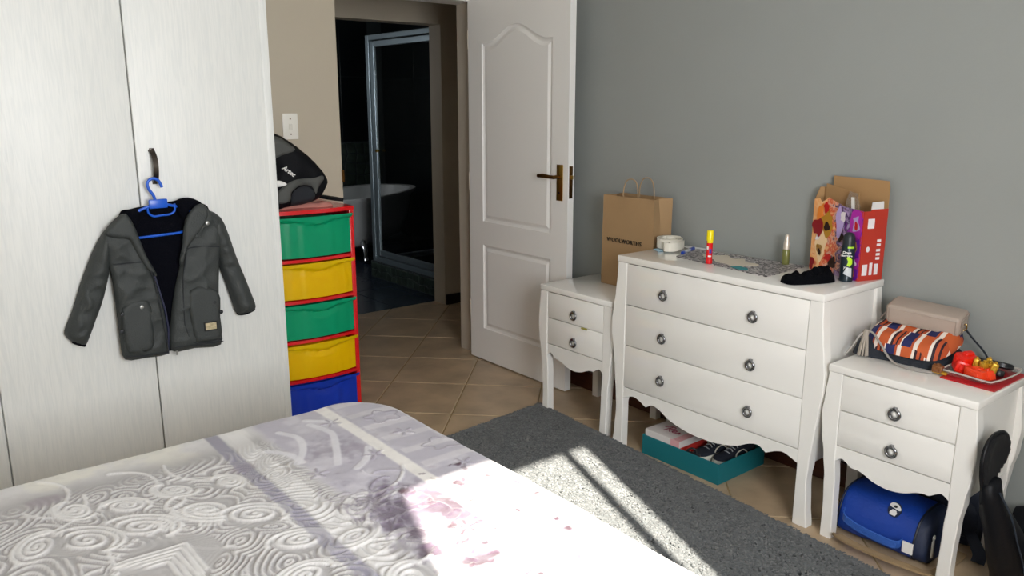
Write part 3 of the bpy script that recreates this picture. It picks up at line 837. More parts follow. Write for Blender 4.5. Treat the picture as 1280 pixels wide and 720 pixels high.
FC = np.array([(rs.uniform(-.42, .86), rs.uniform(.78, 2.14), rs.uniform(0, 3.14), rs.uniform(.38, .85)) for k in range(340)])
keep = []
for c in FC:
    if all(math.hypot(c[0] - k[0], c[1] - k[1]) > .068 for k in keep): keep.append(c)
bx = (GXm > -.40) & (GXm < .88) & (GYm > .78) & (GYm < 2.2)
Xs, Ys = GXm[bx], GYm[bx]
wpx = .040 * (fbm(Xs, Ys, 9, 301, 2) - .5); wpy = .040 * (fbm(Xs, Ys, 9, 401, 2) - .5)
best = np.full(Xs.shape, 9.0)
for x, y, r_, a_ in keep:
    dx, dy = Xs + wpx - x, Ys + wpy - y
    p_ = dx * math.cos(r_) + dy * math.sin(r_); q_ = (-dx * math.sin(r_) + dy * math.cos(r_)) / a_
    best = np.minimum(best, np.sqrt(p_ * p_ + q_ * q_))
fill = np.clip((np.cos(best / .0205 * 2 * np.pi + np.pi) + .25) / 1.25, 0, 1)
fade = left[bx] * sm(2.16, 2.06, Ys + .05 * (n1[bx] - .5)) * sm(-.40, -.36, Xs)
H_[bx] = .0040 * np.sqrt(fill) * fade
mm = (sm(.15, .6, fill) * fade * .62)[:, None]
C_[bx] = C_[bx] * (1 - mm) + np.array(lin(WHT)[:3]) * mm
def clear(x, y, r):
    d = np.sqrt((GXm - x) ** 2 + (GYm - y) ** 2); m = sm(r, r * .82, d)
    global H_, C_
    H_ = H_ * (1 - m)
    C_ = C_ * (1 - .8 * m[..., None]) + np.array(lin('aba8a7')[:3]) * .8 * m[..., None]
placed = []
for (x, y, r, rot, h) in ((.402, 1.845, .075, -.8, 1), (.29, 1.86, .075, -1.0, 1), (.545, 1.83, .070, -.9, -1), (.625, 1.735, .068, -.7, 1), (.40, 1.98, .05, 2.4, -1), (.30, 2.03, .05, 2.0, 1), (.52, 1.99, .05, 2.3, 1), (.64, 1.95, .045, 1.8, -1), (.66, 1.56, .06, -.4, 1), (.76, 1.50, .055, .3, -1), (.84, 1.62, .05, .8, 1), (.60, 1.42, .06, .3, 1), (.20, 1.90, .06, 1.2, 1), (.76, 1.27, .06, 1.0, 1), (.86, 1.40, .05, 2.0, -1)):
    clear(x, y, r * 1.05); swirl(x, y, r, rot, .62, 2.4, h); placed.append((x, y, r * 1.1))
def chevron(cx, cy, s, rot, n=5):
    for k in range(n):
        q = s * (1 - k / n)
        o = s * .75 * k / n
        p = [(-s * .95, -s * .75 + o * 0 - k * .017 + .04), (0, s * .6 - k * .019), (s * .95, -s * .75 - k * .017 + .04)]
        stroke([(cx + a * math.cos(rot) - b * math.sin(rot), cy + a * math.sin(rot) + b * math.cos(rot)) for a, b in p], .0065, .0045, WHT)
for (x, y, s, rot) in ((.415, 1.665, .10, -.78), (.29, 1.60, .085, -.78)):
    clear(x, y, s * 1.15); chevron(x, y, s, rot); placed.append((x, y, s * .85))
for k in range(5): stroke(ell(.475, 1.78, .035 + .011 * k, .05 + .013 * k, -.75, math.pi * .05, math.pi * 1.0, 16), .0055, .004, WHT)
placed.append((.475, 1.78, .07))
stroke(ell(.50, 1.92, .018, .035, -.7, 0, 2 * math.pi, 18), .007, .005, WHT); placed.append((.5, 1.92, .04))
for k in range(9):
    a = 2.2 + k * .28
    c = (.43 + .125 * math.cos(a - 1.0), 1.675 + .125 * math.sin(a - 1.0))
    stroke(ell(c[0], c[1], .0055, .0055, 0, 0, 2 * math.pi, 8), .004, .004, WHT)
# pale petals and stitched dark motifs in the lavender field
for pts in (((.868, 2.16), (.895, 2.09), (.87, 2.00), (.82, 1.93)), ((.965, 2.16), (.985, 2.06), (.95, 1.96), (.905, 1.86)), ((.79, 2.06), (.83, 2.00), (.835, 1.93)), ((1.02, 1.90), (.98, 1.84), (.93, 1.80)), ((.97, 2.2), (1.03, 2.14))):
    stroke([tuple(p.to_2d()) for p in catmull([(a, b, 0) for a, b in pts], 6, False)], .013, .0015, 'dcdadf', .8)
for (x, y) in ((1.02, 2.13), (1.01, 1.85), (.835, 1.84), (1.06, 1.42), (1.17, 1.65), (1.16, 1.94)):
    for k in range(5):
        a = k * 1.256 + x * 9
        stroke([(x + .010 * math.cos(a), y + .010 * math.sin(a)), (x + .030 * math.cos(a), y + .030 * math.sin(a))], .005, .003, '8a828e', .7)
for (x, y, r) in ((1.17, 2.08, .05), (1.2, 1.80, .05), (1.15, 1.55, .06), (1.2, 1.25, .05)):
    stroke([(x + (r + .012 * math.sin(5 * t)) * math.cos(t), y + (r + .012 * math.sin(5 * t)) * .8 * math.sin(t)) for t in np.linspace(0, 6.28, 40)], .003, .0025, '8e8792', .8)
for k in range(60):
    x, y = rs.uniform(.8, 1.0), rs.uniform(1.2, 1.75); a = rs.uniform(0, 6.28)
    stroke(ell(x, y, .04, .02, a, 0, rs.uniform(1.5, 4), 12), .004, .003, rs.choice(['a49ba8', 'cfcbd2', '756a78']), .6)
for (x, y) in ((.25, 2.13), (.72, 2.0)):
    mixc(sm(1.0, .3, np.sqrt(((GXm - x) / .06) ** 2 + ((GYm - y) / .035) ** 2) + (n2 - .5) * 1.6) * .6, '8a7c85')
mixc(sm(.45, .75, n3) * .12, '8f8a90')
for (x, y, a, b) in ((.985, 1.501, .042, .060), (.875, 1.423, .022, .022), (.955, 1.40, .03, .02), (.925, 1.235, .055, .022), (.90, 1.25, .03, .02), (1.087, 1.561, .016, .022), (.956, 1.616, .018, .016), (1.153, 1.654, .012, .009), (1.173, 1.553, .010, .012), (1.16, 1.224, .014, .010), (1.209, 1.395, .014, .008), (.986, 1.124, .008, .006), (1.162, 1.272, .008, .008), (.972, 1.295, .010, .008), (.94, 1.33, .02, .008), (1.03, 1.33, .012, .006), (1.12, 1.36, .006, .01), (1.06, 1.47, .012, .006), (.86, 1.34, .03, .03)):
    d = np.sqrt(((GXm - x) / a) ** 2 + ((GYm - y) / b) ** 2) + (n3 - .5) * 1.5 + (n2 - .5) * .8
    mixc(sm(1.25, .45, d) * .95, '401d2e')
for k in range(46):
    x, y = rs.uniform(.88, 1.26), rs.uniform(.95, 1.68); a = rs.uniform(0, 3.14)
    stroke([(x, y), (x + rs.uniform(.006, .03) * math.cos(a), y + rs.uniform(.004, .02) * math.sin(a))], rs.uniform(.003, .007), .001, rs.choice(['5a3346', '6b5564', '7d6a78']), rs.uniform(.4, .85))
for k in range(5):
    a = k * 1.256
    stroke([(.978 + .012 * math.cos(a), 1.372 + .012 * math.sin(a)), (.978 + .034 * math.cos(a), 1.372 + .030 * math.sin(a))], .005, .003, '4a2c3a', .85)
d = np.sqrt(((GXm - .885) / .12) ** 2 + ((GYm - 1.47) / .26) ** 2) + (n2 - .5) * 1.6 + (n3 - .5) * 1.3
mixc(sm(1.05, .2, d) * .62, '665a6c')
mixc(band(.728, .785) * .5, 'e4e2e0')
mixc(band(.685, .722) * .68, '8a8694')
C_ *= .90
# drape the cloth over the mattress: fold down outside a rounded rectangle
ZT = .535; ER = .055; CR = .14
cx0, cx1, cy0, cy1 = BX0, BX1, BY0, BY1
mx, my = (cx0 + cx1) / 2, (cy0 + cy1) / 2
hx, hy = (cx1 - cx0) / 2 - ER, (cy1 - cy0) / 2 - ER
qx, qy = GXm - mx, GYm - my
ax_, ay_ = np.abs(qx) - (hx - CR), np.abs(qy) - (hy - CR)
inx, iny = np.maximum(ax_, 0), np.maximum(ay_, 0)
ln = np.sqrt(inx ** 2 + iny ** 2)
sd_ = ln + np.minimum(np.maximum(ax_, ay_), 0) - CR
nx_ = np.where(ln > 1e-6, inx / np.maximum(ln, 1e-6), (ax_ > ay_) * 1.0) * np.sign(qx)
ny_ = np.where(ln > 1e-6, iny / np.maximum(ln, 1e-6), (ax_ <= ay_) * 1.0) * np.sign(qy)
d = np.maximum(sd_, 0)
ang = np.clip(d / ER, 0, math.pi / 2)
hang = np.minimum(np.maximum(d - ER * math.pi / 2, 0), .38)
off = ER * np.sin(ang)
drop = ER * (1 - np.cos(ang)) + hang
per = (GXm * 1.0 + GYm * 1.0)
wave = hang / .38 * .012 * np.sin(per * 21) 
PX = GXm - nx_ * d + nx_ * (off + wave + hang * .06)
PY = GYm - ny_ * d + ny_ * (off + wave + hang * .06)
soft = .016 * (fbm(GXm, GYm, 3.0, 71, 3) - .5) + .006 * (fbm(GXm, GYm, 9, 81, 3) - .5)
tz = ZT + soft * np.cos(ang) - drop
top = np.cos(ang)
PZ = tz + H_ * top * 1.1
PX = PX + nx_ * H_ * (1 - top); PY = PY + ny_ * H_ * (1 - top)
NX, NY = GXm.shape
idx = np.arange(NX * NY).reshape(NX, NY)
fq = np.stack([idx[:-1, :-1], idx[1:, :-1], idx[1:, 1:], idx[:-1, 1:]], -1).reshape(-1, 4)
def fast_mesh(name, V, Q, mt, cols=None, smooth=True):
    me = bpy.data.meshes.new(name)
    V = np.ascontiguousarray(V, dtype=np.float32); n = Q.shape[1]
    me.vertices.add(len(V)); me.vertices.foreach_set('co', V.ravel())
    me.loops.add(Q.size); me.loops.foreach_set('vertex_index', np.ascontiguousarray(Q, dtype=np.int32).ravel())
    me.polygons.add(len(Q)); me.polygons.foreach_set('loop_start', np.arange(0, Q.size, n, dtype=np.int32)); 
    me.polygons.foreach_set('loop_total', np.full(len(Q), n, dtype=np.int32))
    me.update(calc_edges=True)
    if smooth: me.polygons.foreach_set('use_smooth', np.ones(len(Q), dtype=bool))
    if cols is not None:
        a = me.color_attributes.new('print', 'FLOAT_COLOR', 'POINT')
        a.data.foreach_set('color', np.ascontiguousarray(np.concatenate([cols, np.ones((len(cols), 1))], 1), dtype=np.float32).ravel())
    me.materials.append(mt)
    o = bpy.data.objects.new(name, me); COL.objects.link(o)
    return o
M_spread = mat('bedspread_print', 'ffffff', .8, bump=.12, scale=420, sheen=.3, attr='print')
Vb = np.stack([PX, PY, PZ], -1).reshape(-1, 3) - np.array([.25, 1.51, .1])
sp = fast_mesh('bedspread', Vb, fq, M_spread, C_.reshape(-1, 3))
sp.location = (.25, 1.51, .1)
props(sp, 'quilted grey and white bedspread with embossed paisley swirls and lavender borders, on the bed', 'bedspread')

# ------------------------------------------------------------------ shaggy rug
M_rugb = mat('rug_backing', '4a4d4e', .95, bump=.8, scale=120)
M_pile = mat('rug_pile', '777b7d', .95, attr='print', sheen=.2)
rug = thing('rug', (2.05, 1.7, 0), 'long dark grey shaggy rug on the tiles between the bed and the white drawers', 'rug')
RC = np.array([2.500, 2.868]); RL = np.array([-.9945, -.085]); RD = np.array([-.0735, -.9973]); RW, RLN = 1.05, 2.45
def rp(u, v): return RC + RL * u + RD * v
q = [rp(.012, .012), rp(RW - .012, .012), rp(RW - .012, RLN), rp(.012, RLN)]
MB().loft([[(x, y, z) for x, y in q] for z in (.001, .017)]).build('backing', M_rugb, rug)
rr = np.random.RandomState(3)
NT = 105000
u = rr.rand(NT) * RW; v = rr.rand(NT) * RLN
u = np.where(rr.rand(NT) < .04, rr.rand(NT) * .012, u); v = np.where(rr.rand(NT) < .02, rr.rand(NT) * .012, v)
base = RC + RL * u[:, None] + RD * v[:, None]
clump = fbm(base[:, 0], base[:, 1], 28, 5, 3)
az = rr.rand(NT) * 2 * np.pi + 4 * clump
ln_ = .011 + .012 * rr.rand(NT)
ht = .005 + .013 * clump + .004 * rr.rand(NT)
dirv = np.stack([np.cos(az), np.sin(az)], 1); side = np.stack([-dirv[:, 1], dirv[:, 0]], 1) * (.0022 + .0018 * rr.rand(NT))[:, None]
z0 = np.full(NT, .0145)
def pt(f, zf, sg): return np.concatenate([base + dirv * (ln_ * f)[:, None] + side * sg, (z0 + ht * zf)[:, None]], 1)
Vt = np.stack([pt(0, 0, 1), pt(0, 0, -1), pt(.35, .8, 1), pt(.35, .8, -1), pt(1, 1.0 - .35 * 1, .7), pt(1, .65, -.7)], 1).reshape(-1, 3)
o6 = np.arange(NT)[:, None] * 6
Qt = np.concatenate([o6 + np.array([[0, 1, 3, 2]]), o6 + np.array([[2, 3, 5, 4]])], 0)
g = (.88 + .2 * rr.rand(NT)) * (.85 + .3 * clump)
cb = np.array(lin('5b5e5f')[:3])[None] * g[:, None]
cb = np.repeat(cb[:, None, :] * np.ones((1, 6, 1)), 6, 1)[:, :6].reshape(-1, 3)
Vt = Vt - np.array([2.05, 1.7, 0])
pile = fast_mesh('pile', Vt, Qt, M_pile, cb)
pile.parent = rug; pile['kind'] = 'stuff'
# ------------------------------------------------------------------ things on the far bedside table
M_kraft = mat('kraft_paper', 'a58660', .75, vary=.06, vscale=5, bump=.05, scale=120)
M_ink = mat('black_ink', '161412', .6)
pb = thing('paper_bag', (2.79, 2.53, .6395), 'tall brown paper shopping bag with twisted handles on the far bedside table', 'bag')
bx0, bx1, by0, by1, bz0, bz1 = 2.742, 2.858, 2.378, 2.69, .6395, 1.066
mb = MB()
def sheet(mb, f, nu=10, nv=14):
    V = [f(i / nu, j / nv) for j in range(nv + 1) for i in range(nu + 1)]
    mb.raw(V, [(j * (nu + 1) + i, j * (nu + 1) + i + 1, (j + 1) * (nu + 1) + i + 1, (j + 1) * (nu + 1) + i) for j in range(nv) for i in range(nu)])
wob = lambda a, b, s: .0035 * noise.noise(Vector((a * 3 + s, b * 4, s)))
lerp = lambda a, b, t: a + (b - a) * t
sheet(mb, lambda u, v: (bx0 + wob(u, v, 1) - .008 * v, lerp(by1 + .012 * (1 - v), by0, u) , lerp(bz0, bz1, v)))
sheet(mb, lambda u, v: (bx1 + wob(u, v, 2), lerp(by1, by0, u), lerp(bz0, bz1, v)))
for y, s in ((by0, 1), (by1, -1)):
    sheet(mb, lambda u, v: (lerp(bx0 - .008 * v, bx1, u), y + (.012 * (1 - v) if s < 0 else 0) + s * .028 * v * v * (1 - abs(2 * u - 1)), lerp(bz0, bz1 - .0, v)))
mb.raw([(bx0, by0, bz0 + .001), (bx1, by0, bz0 + .001), (bx1, by1, bz0 + .001), (bx0, by1, bz0 + .001)], [(0, 1, 2, 3)])
bmesh.ops.remove_doubles(mb.bm, verts=mb.bm.verts[:], dist=.003)
mb.build('paper_sack', M_kraft, pb, True, 25)
for x in (bx0 + .002, bx1 - .006):
    MB().tube(catmull([(x, 2.570, 1.04), (x - .002, 2.572, 1.09), (x, 2.558, 1.135), (x, 2.528, 1.148), (x, 2.498, 1.135), (x - .002, 2.483, 1.09), (x, 2.484, 1.04)], 5, False), .0028, 8).build('handle', mat('kraft_cord', 'a58a68', .8), pb, True)
MB().box(bx0 - .0105, bx0 - .0065, by0 - .001, by0 + .012, bz1 - .07, bz1 - .004).build('fold_shadow_gap', M_kraft, pb) if False else None
lettering('printed_name', 'WOOLWORTHS', .0275, frame_matrix((bx0 - .0085, 2.553, .858), (0, -1, 0), (0, 0, 1)), M_ink, pb, depth=.0012, bold=.0, space=1.1)

# ------------------------------------------------------------------ things on the chest of drawers
CZ = .8575
def strip_spiral(cx, cy, r0, r1, turns, zb, h, th, name, mt, parent):
    n = int(turns * 48); a = []; b = []
    V = []
    for k in range(n + 1):
        t = k / n * turns * 2 * math.pi; r = lerp(r0, r1, k / n) + .0012 * math.sin(2 * t + 1)
        for rr_, z in ((r, zb), (r, zb + h), (r - th, zb + h), (r - th, zb)):
            V.append((cx + rr_ * math.cos(t), cy + rr_ * .88 * math.sin(t), z + .003 * math.sin(t)))
    Fc = []
    for k in range(n):
        for q in range(4): Fc.append((k * 4 + q, k * 4 + (q + 1) % 4, k * 4 + 4 + (q + 1) % 4, k * 4 + 4 + q))
    Fc += [(0, 1, 2, 3), (n * 4 + 3, n * 4 + 2, n * 4 + 1, n * 4)]
    return MB().raw(V, Fc).build(name, mt, parent, True, 40)
M_web = mat('cream_webbing', 'e3dfd2', .85, bump=.3, scale=260)
bl = thing('rolled_belt', (2.765, 2.31, CZ), 'rolled cream cotton belt on the left end of the chest of drawers', 'belt')
strip_spiral(2.770, 2.308, .068, .036, 3.2, CZ + .004, .042, .0045, 'webbing', M_web, bl)
vl = []
for k, p in enumerate(catmull([(2.800, 2.254, 0), (2.765, 2.240, 0), (2.722, 2.228, 0), (2.688, 2.236, 0), (2.676, 2.262, 0), (2.692, 2.280, 0), (2.708, 2.268, 0), (2.704, 2.254, 0)], 5, False)):
    vl.append(p)
mb = MB(); mb.loft([[(p.x, p.y, CZ + .003), (p.x, p.y, CZ + .040), (p.x + .004, p.y + .003, CZ + .040), (p.x + .004, p.y + .003, CZ + .003)] for p in vl]); mb.build('loose_end', M_web, bl, True, 40)
M_bpap = mat('pale_blue_plastic', '9cc6e0', .35)
props(MB().loft([[(2.66, 2.28, CZ), (2.69, 2.335, CZ), (2.76, 2.335, CZ), (2.74, 2.26, CZ)], [(2.66, 2.28, CZ + .0015), (2.69, 2.335, CZ + .0015), (2.76, 2.335, CZ + .0015), (2.74, 2.26, CZ + .0015)]]).build('plastic_sheet', M_bpap), 'pale blue scrap of plastic under the rolled cream belt', 'plastic scrap')
M_clear = mat('frosted_plastic', 'dfe6ef', .25, trans=.4)
M_inkb = mat('blue_cap', '1c3f9c', .3)
pn = thing('pen', (2.755, 2.222, CZ), 'clear pen with dark blue ends beside the rolled belt on the chest', 'pen')
pdir = Vector((.134, .044, 0)).normalized(); p0 = Vector((2.69, 2.172, CZ + .0075))
MB().tube([p0, p0 + pdir * .095], .0065, 12).build('barrel', M_clear, pn, True)
MB().tube([p0 - pdir * .004, p0 + pdir * .014], .0072, 12).build('end_plug', M_inkb, pn, True)
MB().tube([p0 + pdir * .085, p0 + pdir * .128], .0078, 12).build('cap', M_inkb, pn, True)
props(MB().loft([[(2.845, 2.30, CZ), (2.875, 2.30, CZ), (2.875, 2.17, CZ), (2.80, 2.17, CZ)], [(2.845, 2.30, CZ + .002), (2.875, 2.30, CZ + .002), (2.875, 2.17, CZ + .002), (2.80, 2.17, CZ + .002)]]).build('paper_slip', mat('white_paper', 'e4e6e8', .7)), 'small white slip of paper by the wall behind the pen', 'paper')
# glittery sheet
def glitter():
    m = mat('silver_glitter', '8a8588', .45, metal=.1)
    nt = m.node_tree; N = nt.nodes; L = nt.links; b = N['Principled BSDF']
    v = N.new('ShaderNodeTexVoronoi'); v.inputs['Scale'].default_value = 130
    L.new(N['Mapping'].outputs[0], v.inputs['Vector'])
    r = N.new('ShaderNodeValToRGB')
    r.color_ramp.elements[0].color = lin('3d383c'); r.color_ramp.elements[1].color = lin('d8d2d2'); r.color_ramp.elements[0].position = .25; r.color_ramp.elements[1].position = .85
    L.new(v.outputs['Color'], r.inputs[0]); L.new(r.outputs[0], b.inputs['Base Color'])
    return m
M_glit = glitter()
gm = thing('placemat', (2.72, 1.92, CZ), 'silver glitter placemat with cream cut-out centre on the chest of drawers', 'placemat')
def quadmap(u, v):       # u along the chest, v front to wall
    a = Vector((2.628, 2.155)); b = Vector((2.838, 2.215)); c = Vector((2.862, 1.70)); d = Vector((2.566, 1.68))
    p = a * (1 - u) * (1 - v) + d * u * (1 - v) + b * (1 - u) * v + c * u * v
    return p
ol = []
for k in range(96):
    t = k / 96 * 4; s = int(t); q = t - s
    u, v = ((q, 0), (1, q), (1 - q, 1), (0, 1 - q))[s]
    jx = .022 * noise.noise(Vector((k * .8, 3, 1))); p = quadmap(u + jx * (0 < q), v + jx * 1.5)
    ol.append((p.x, p.y))
MB().prism(ol, lambda a, b: (a, b, CZ), lambda a, b: (a, b, CZ + .0022)).build('glitter_sheet', M_glit, gm)
M_crm = mat('cream_card', 'd9d0bf', .7)
ol = [quadmap(u, v) for u, v in ((.16, .62), (.22, .40), (.33, .36), (.40, .22), (.52, .22), (.60, .12), (.68, .22), (.66, .36), (.74, .48), (.70, .60), (.60, .58), (.52, .78), (.44, .66), (.34, .86), (.28, .70))]
cs = [tuple(p.to_2d()) for p in catmull([(p.x, p.y, 0) for p in ol], 4)]
MB().prism(cs, lambda a, b: (a, b, CZ + .0015), lambda a, b: (a, b, CZ + .0034)).build('cut_out', M_crm, gm)
ol = [quadmap(u, v) for u, v in ((.60, .08), (.64, .24), (.74, .20), (.78, .10), (.70, .04))]
MB().prism([(p.x, p.y) for p in ol], lambda a, b: (a, b, CZ + .003), lambda a, b: (a, b, CZ + .0045)).build('teal_patch', mat('teal_card', '2f8f96', .6), gm)

def standing(name, label, cat, x, y, z, parts):
    t = thing(name, (x, y, z), label, cat)
    for pname, prof, mt in parts:
        MB().lathe(prof, (x, y, z), 28).build(pname, mt, t, True, 35)
    return t
M_gred = mat('glossy_red', 'd8141c', .25); M_gyel = mat('glossy_yellow', 'f2dc10', .25)
gs = standing('glue_stick', 'red glue stick with a yellow cap standing on the silver placemat', 'glue stick', 2.609, 1.973, CZ + .0022,
    [('base_cap', [(0, 0), (.0125, 0), (.0135, .004), (.0135, .016), (0, .016)], M_gred),
     ('tube', [(0, .016), (.0122, .016), (.0122, .098), (0, .098)], M_gred),
     ('cap', [(0, .092), (.0135, .092), (.0138, .096), (.0132, .130), (.0115, .133), (0, .133)], M_gyel)])
def wrap(name, parent, cx, cy, r, a0, a1, z0, z1, mt, n=10):
    """a label piece lying on a round can"""
    V = []
    for k in range(n + 1):
        t = lerp(a0, a1, k / n)
        for rr_ in (r, r + .0006):
            for z in (z0, z1): V.append((cx + rr_ * math.cos(t), cy + rr_ * math.sin(t), z))
    Fc = []
    for k in range(n):
        b = k * 4
        Fc += [(b + 2, b + 3, b + 7, b + 6), (b, b + 4, b + 5, b + 1), (b + 1, b + 5, b + 7, b + 3), (b, b + 2, b + 6, b + 4)]
    Fc += [(0, 1, 3, 2), (n * 4, n * 4 + 2, n * 4 + 3, n * 4 + 1)]
    return MB().raw(V, Fc).build(name, mt, parent, True, 40)
M_white = mat('white_print', 'eceae6', .5)
TA = math.atan2(-1.973, -2.609)          # direction of the room side of the label
wrap('label_flash', gs, 2.609, 1.973, .0122, TA - .9, TA + 1.2, CZ + .086, CZ + .094, M_gyel)
wrap('label_panel', gs, 2.609, 1.973, .0122, TA - .1, TA + .7, CZ + .045, CZ + .062, mat('label_blue', '27308f', .4))
wrap('label_panel', gs, 2.609, 1.973, .0122, TA - 1.0, TA - .35, CZ + .060, CZ + .072, M_white)
wrap('label_panel', gs, 2.609, 1.973, .0122, TA - .4, TA + .7, CZ + .030, CZ + .036, M_white)
standing('spray_bottle', 'small olive glass spray bottle with a silver cap at the placemat edge', 'bottle', 2.83, 1.77, CZ + .0022,
    [('bottle', [(0, 0), (.0135, 0), (.0145, .003), (.0145, .056), (.012, .061), (0, .061)], mat('olive_glass', '8d8f52', .12, trans=.35)),
     ('cap', [(0, .061), (.0125, .061), (.0122, .085), (.0095, .098), (.0085, .115), (.006, .119), (0, .119)], mat('satin_cap', 'd9cfc2', .3, metal=.4))])
# black sock
M_sock = mat('black_knit', '06070c', .95, spec=.1, bump=.4, scale=300)
sk = pillow('sock', [(2.515, 1.562), (2.535, 1.600), (2.565, 1.605), (2.60, 1.585), (2.64, 1.575), (2.68, 1.565), (2.705, 1.54), (2.712, 1.505), (2.69, 1.478), (2.655, 1.475), (2.61, 1.49), (2.565, 1.512), (2.525, 1.535)], lambda a, b, h: (a, b, CZ + .0005 + h), M_sock, None, .028, .03, .006, 3, wr=.022, wscale=42, bulge=lambda a, b: .022 * math.exp(-((a - 2.68) / .035) ** 2))
props(sk, 'crumpled black sock on the front of the chest beside the silver placemat', 'sock')

# deodorant can
M_can = mat('dark_teal_can', '1a2a33', .3, metal=.2)
cx_, cy_ = 2.745, 1.505
cx_, cy_ = 2.79, 1.478
cn = standing('spray_can', 'dark teal deodorant can with lime print in front of the colourful box', 'spray can', 2.735, 1.463, CZ,
    [('can', [(0, 0), (.0225, 0), (.0238, .004), (.0238, .010), (.0232, .012), (.0232, .125), (.021, .132), (0, .132)], M_can),
     ('cap', [(0, .130), (.0212, .130), (.0212, .150), (.0195, .163), (.015, .172), (.008, .176), (0, .177)], mat('dark_cap', '20262c', .35))])
CA = math.atan2(-1.463, -2.735)
wrap('label_band', cn, 2.735, 1.463, .0232, CA - .1, CA + .9, CZ + .128 - .006, CZ + .128, mat('lime_print', 'a8d82a', .5))
def wrap_poly(name, parent, cx, cy, r, pts, mt):
    c = [((a), z) for a, z in pts]
    f = lambda rr_: (lambda a, z: (cx + rr_ * math.cos(a), cy + rr_ * math.sin(a), z))
    n = 10; out = []
    lo = min(z for a, z in c); hi = max(z for a, z in c)
    for k in range(n):
        for zz in (lerp(lo, hi, k / n), lerp(lo, hi, (k + 1) / n)):
            xs = []
            for i in range(len(c)):
                (a1, z1), (a2, z2) = c[i], c[(i + 1) % len(c)]
                if (z1 - zz) * (z2 - zz) <= 0 and z1 != z2: xs.append(a1 + (a2 - a1) * (zz - z1) / (z2 - z1))
            out.append((min(xs), max(xs), zz))
    mb = MB()
    for k in range(0, len(out), 2):
        (a, b, z1), (c_, d_, z2) = out[k], out[k + 1]
        m = 5
        lo_ = [f(r + .0006)(lerp(a, b, q / m), z1) for q in range(m + 1)]; hi_ = [f(r + .0006)(lerp(c_, d_, q / m), z2) for q in range(m + 1)]
        mb.loft([lo_, hi_], closed=False)
    return mb.build(name, mt, parent, True)
wrap_poly('lime_mark', cn, 2.735, 1.463, .0234, [(CA - .15, CZ + .088), (CA + .1, CZ + .094), (CA + .75, CZ + .082), (CA + .8, CZ + .066), (CA + .35, CZ + .056), (CA - .05, CZ + .060), (CA + .15, CZ + .074)], mat('lime_mark', 'b7e321', .5))
wrap_poly('grey_mark', cn, 2.735, 1.463, .0234, [(CA - .5, CZ + .030), (CA + .05, CZ + .054), (CA + .75, CZ + .052), (CA + .85, CZ + .016)], mat('pale_grey_mark', 'c9ced2', .5))
cdir = Vector((math.cos(CA), math.sin(CA), 0)); cside = Vector((-math.sin(CA), math.cos(CA), 0))
for s, z, sz in (('Dove', .106, .013), ('Men+Care', .095, .0085), ('72h', .050, .011)):
    lettering('can_lettering', s, sz, frame_matrix(Vector((2.735, 1.463, CZ + z)) + cdir * .0236 - cside * .003, cside, (0, 0, 1)), M_white, cn, depth=.0008, bold=.0002)

# open toy box: printed card outside, brown card inside
M_brown = mat('brown_card', 'a98458', .8, vary=.05)
def print_mat():
    m = mat('box_print', 'e08a4a', .4)
    nt = m.node_tree; N = nt.nodes; L = nt.links; b = N['Principled BSDF']
    sx = N.new('ShaderNodeSeparateXYZ'); L.new(N['Texture Coordinate'].outputs['Object'], sx.inputs[0])
    nz = N.new('ShaderNodeTexNoise'); nz.inputs['Scale'].default_value = 22; nz.inputs['Detail'].default_value = 5; nz.inputs['Distortion'].default_value = 1.5
    L.new(N['Mapping'].outputs[0], nz.inputs['Vector'])
    md = N.new('ShaderNodeMath'); md.operation = 'MULTIPLY_ADD'; md.inputs[1].default_value = -3.4; md.inputs[2].default_value = .06
    L.new(sx.outputs['Y'], md.inputs[0])
    ad = N.new('ShaderNodeMath'); ad.operation = 'MULTIPLY_ADD'; ad.inputs[1].default_value = .9
    L.new(nz.outputs[0], ad.inputs[0]); L.new(md.outputs[0], ad.inputs[2])
    r = N.new('ShaderNodeValToRGB'); r.color_ramp.interpolation = 'LINEAR'
    el = r.color_ramp.elements
    el[0].position = 0; el[0].color = lin('f0a868'); el[1].position = 1; el[1].color = lin('5a1a86')
    for p, c in ((.22, 'f4c48c'), (.34, 'd8522a'), (.42, 'e8b49a'), (.50, '4a2a5e'), (.60, 'b8a0c8'), (.68, '3a2250'), (.78, '8a2aa0'), (.88, 'c03a3a')):
        e = el.new(p); e.color = lin(c)
    L.new(ad.outputs[0], r.inputs[0]); L.new(r.outputs[0], b.inputs['Base Color'])
    return m
M_print = print_mat()
M_bred = mat('red_card', 'b5301f', .4)
tb = thing('toy_box', (2.82, 1.53, CZ), 'open cardboard toy box printed orange and purple with a red side, on the chest', 'box')
A3, B3, C3 = Vector((2.845, 1.672, CZ)), Vector((2.758, 1.430, CZ)), Vector((2.862, 1.397, CZ))
D3 = Vector((2.875, 1.655, CZ))
UPv = Vector((-.004, -.006, 1))
def panel(name, P, Q, prof, mt, t=.003, nrm=None, lean=0.0):
    """upright sheet from P to Q; prof = outline in (u 0..1, height)"""
    d = Q - P; n = Vector((d.y, -d.x, 0)).normalized() * t
    f0 = lambda u, h: tuple(P + d * u + Vector((lean * h, 0, h)))
    f1 = lambda u, h: tuple(P + d * u + Vector((lean * h, 0, h)) + n)
    return MB().prism(prof, f0, f1).build(name, mt, tb)
panel('front_panel', A3, B3, [(0, 0), (1, 0), (1, .252), (.86, .255), (.62, .258), (.50, .268), (.36, .278), (.30, .283), (.22, .270), (.15, .262), (.10, .275), (0, .270)], M_print)
panel('side_panel', B3, C3, [(0, 0), (1, 0), (1, .258), (.3, .258), (.28, .252), (0, .252)], M_bred)
panel('side_panel', D3, A3, [(0, 0), (1, 0), (1, .27), (.5, .315), (0, .315)], M_brown)
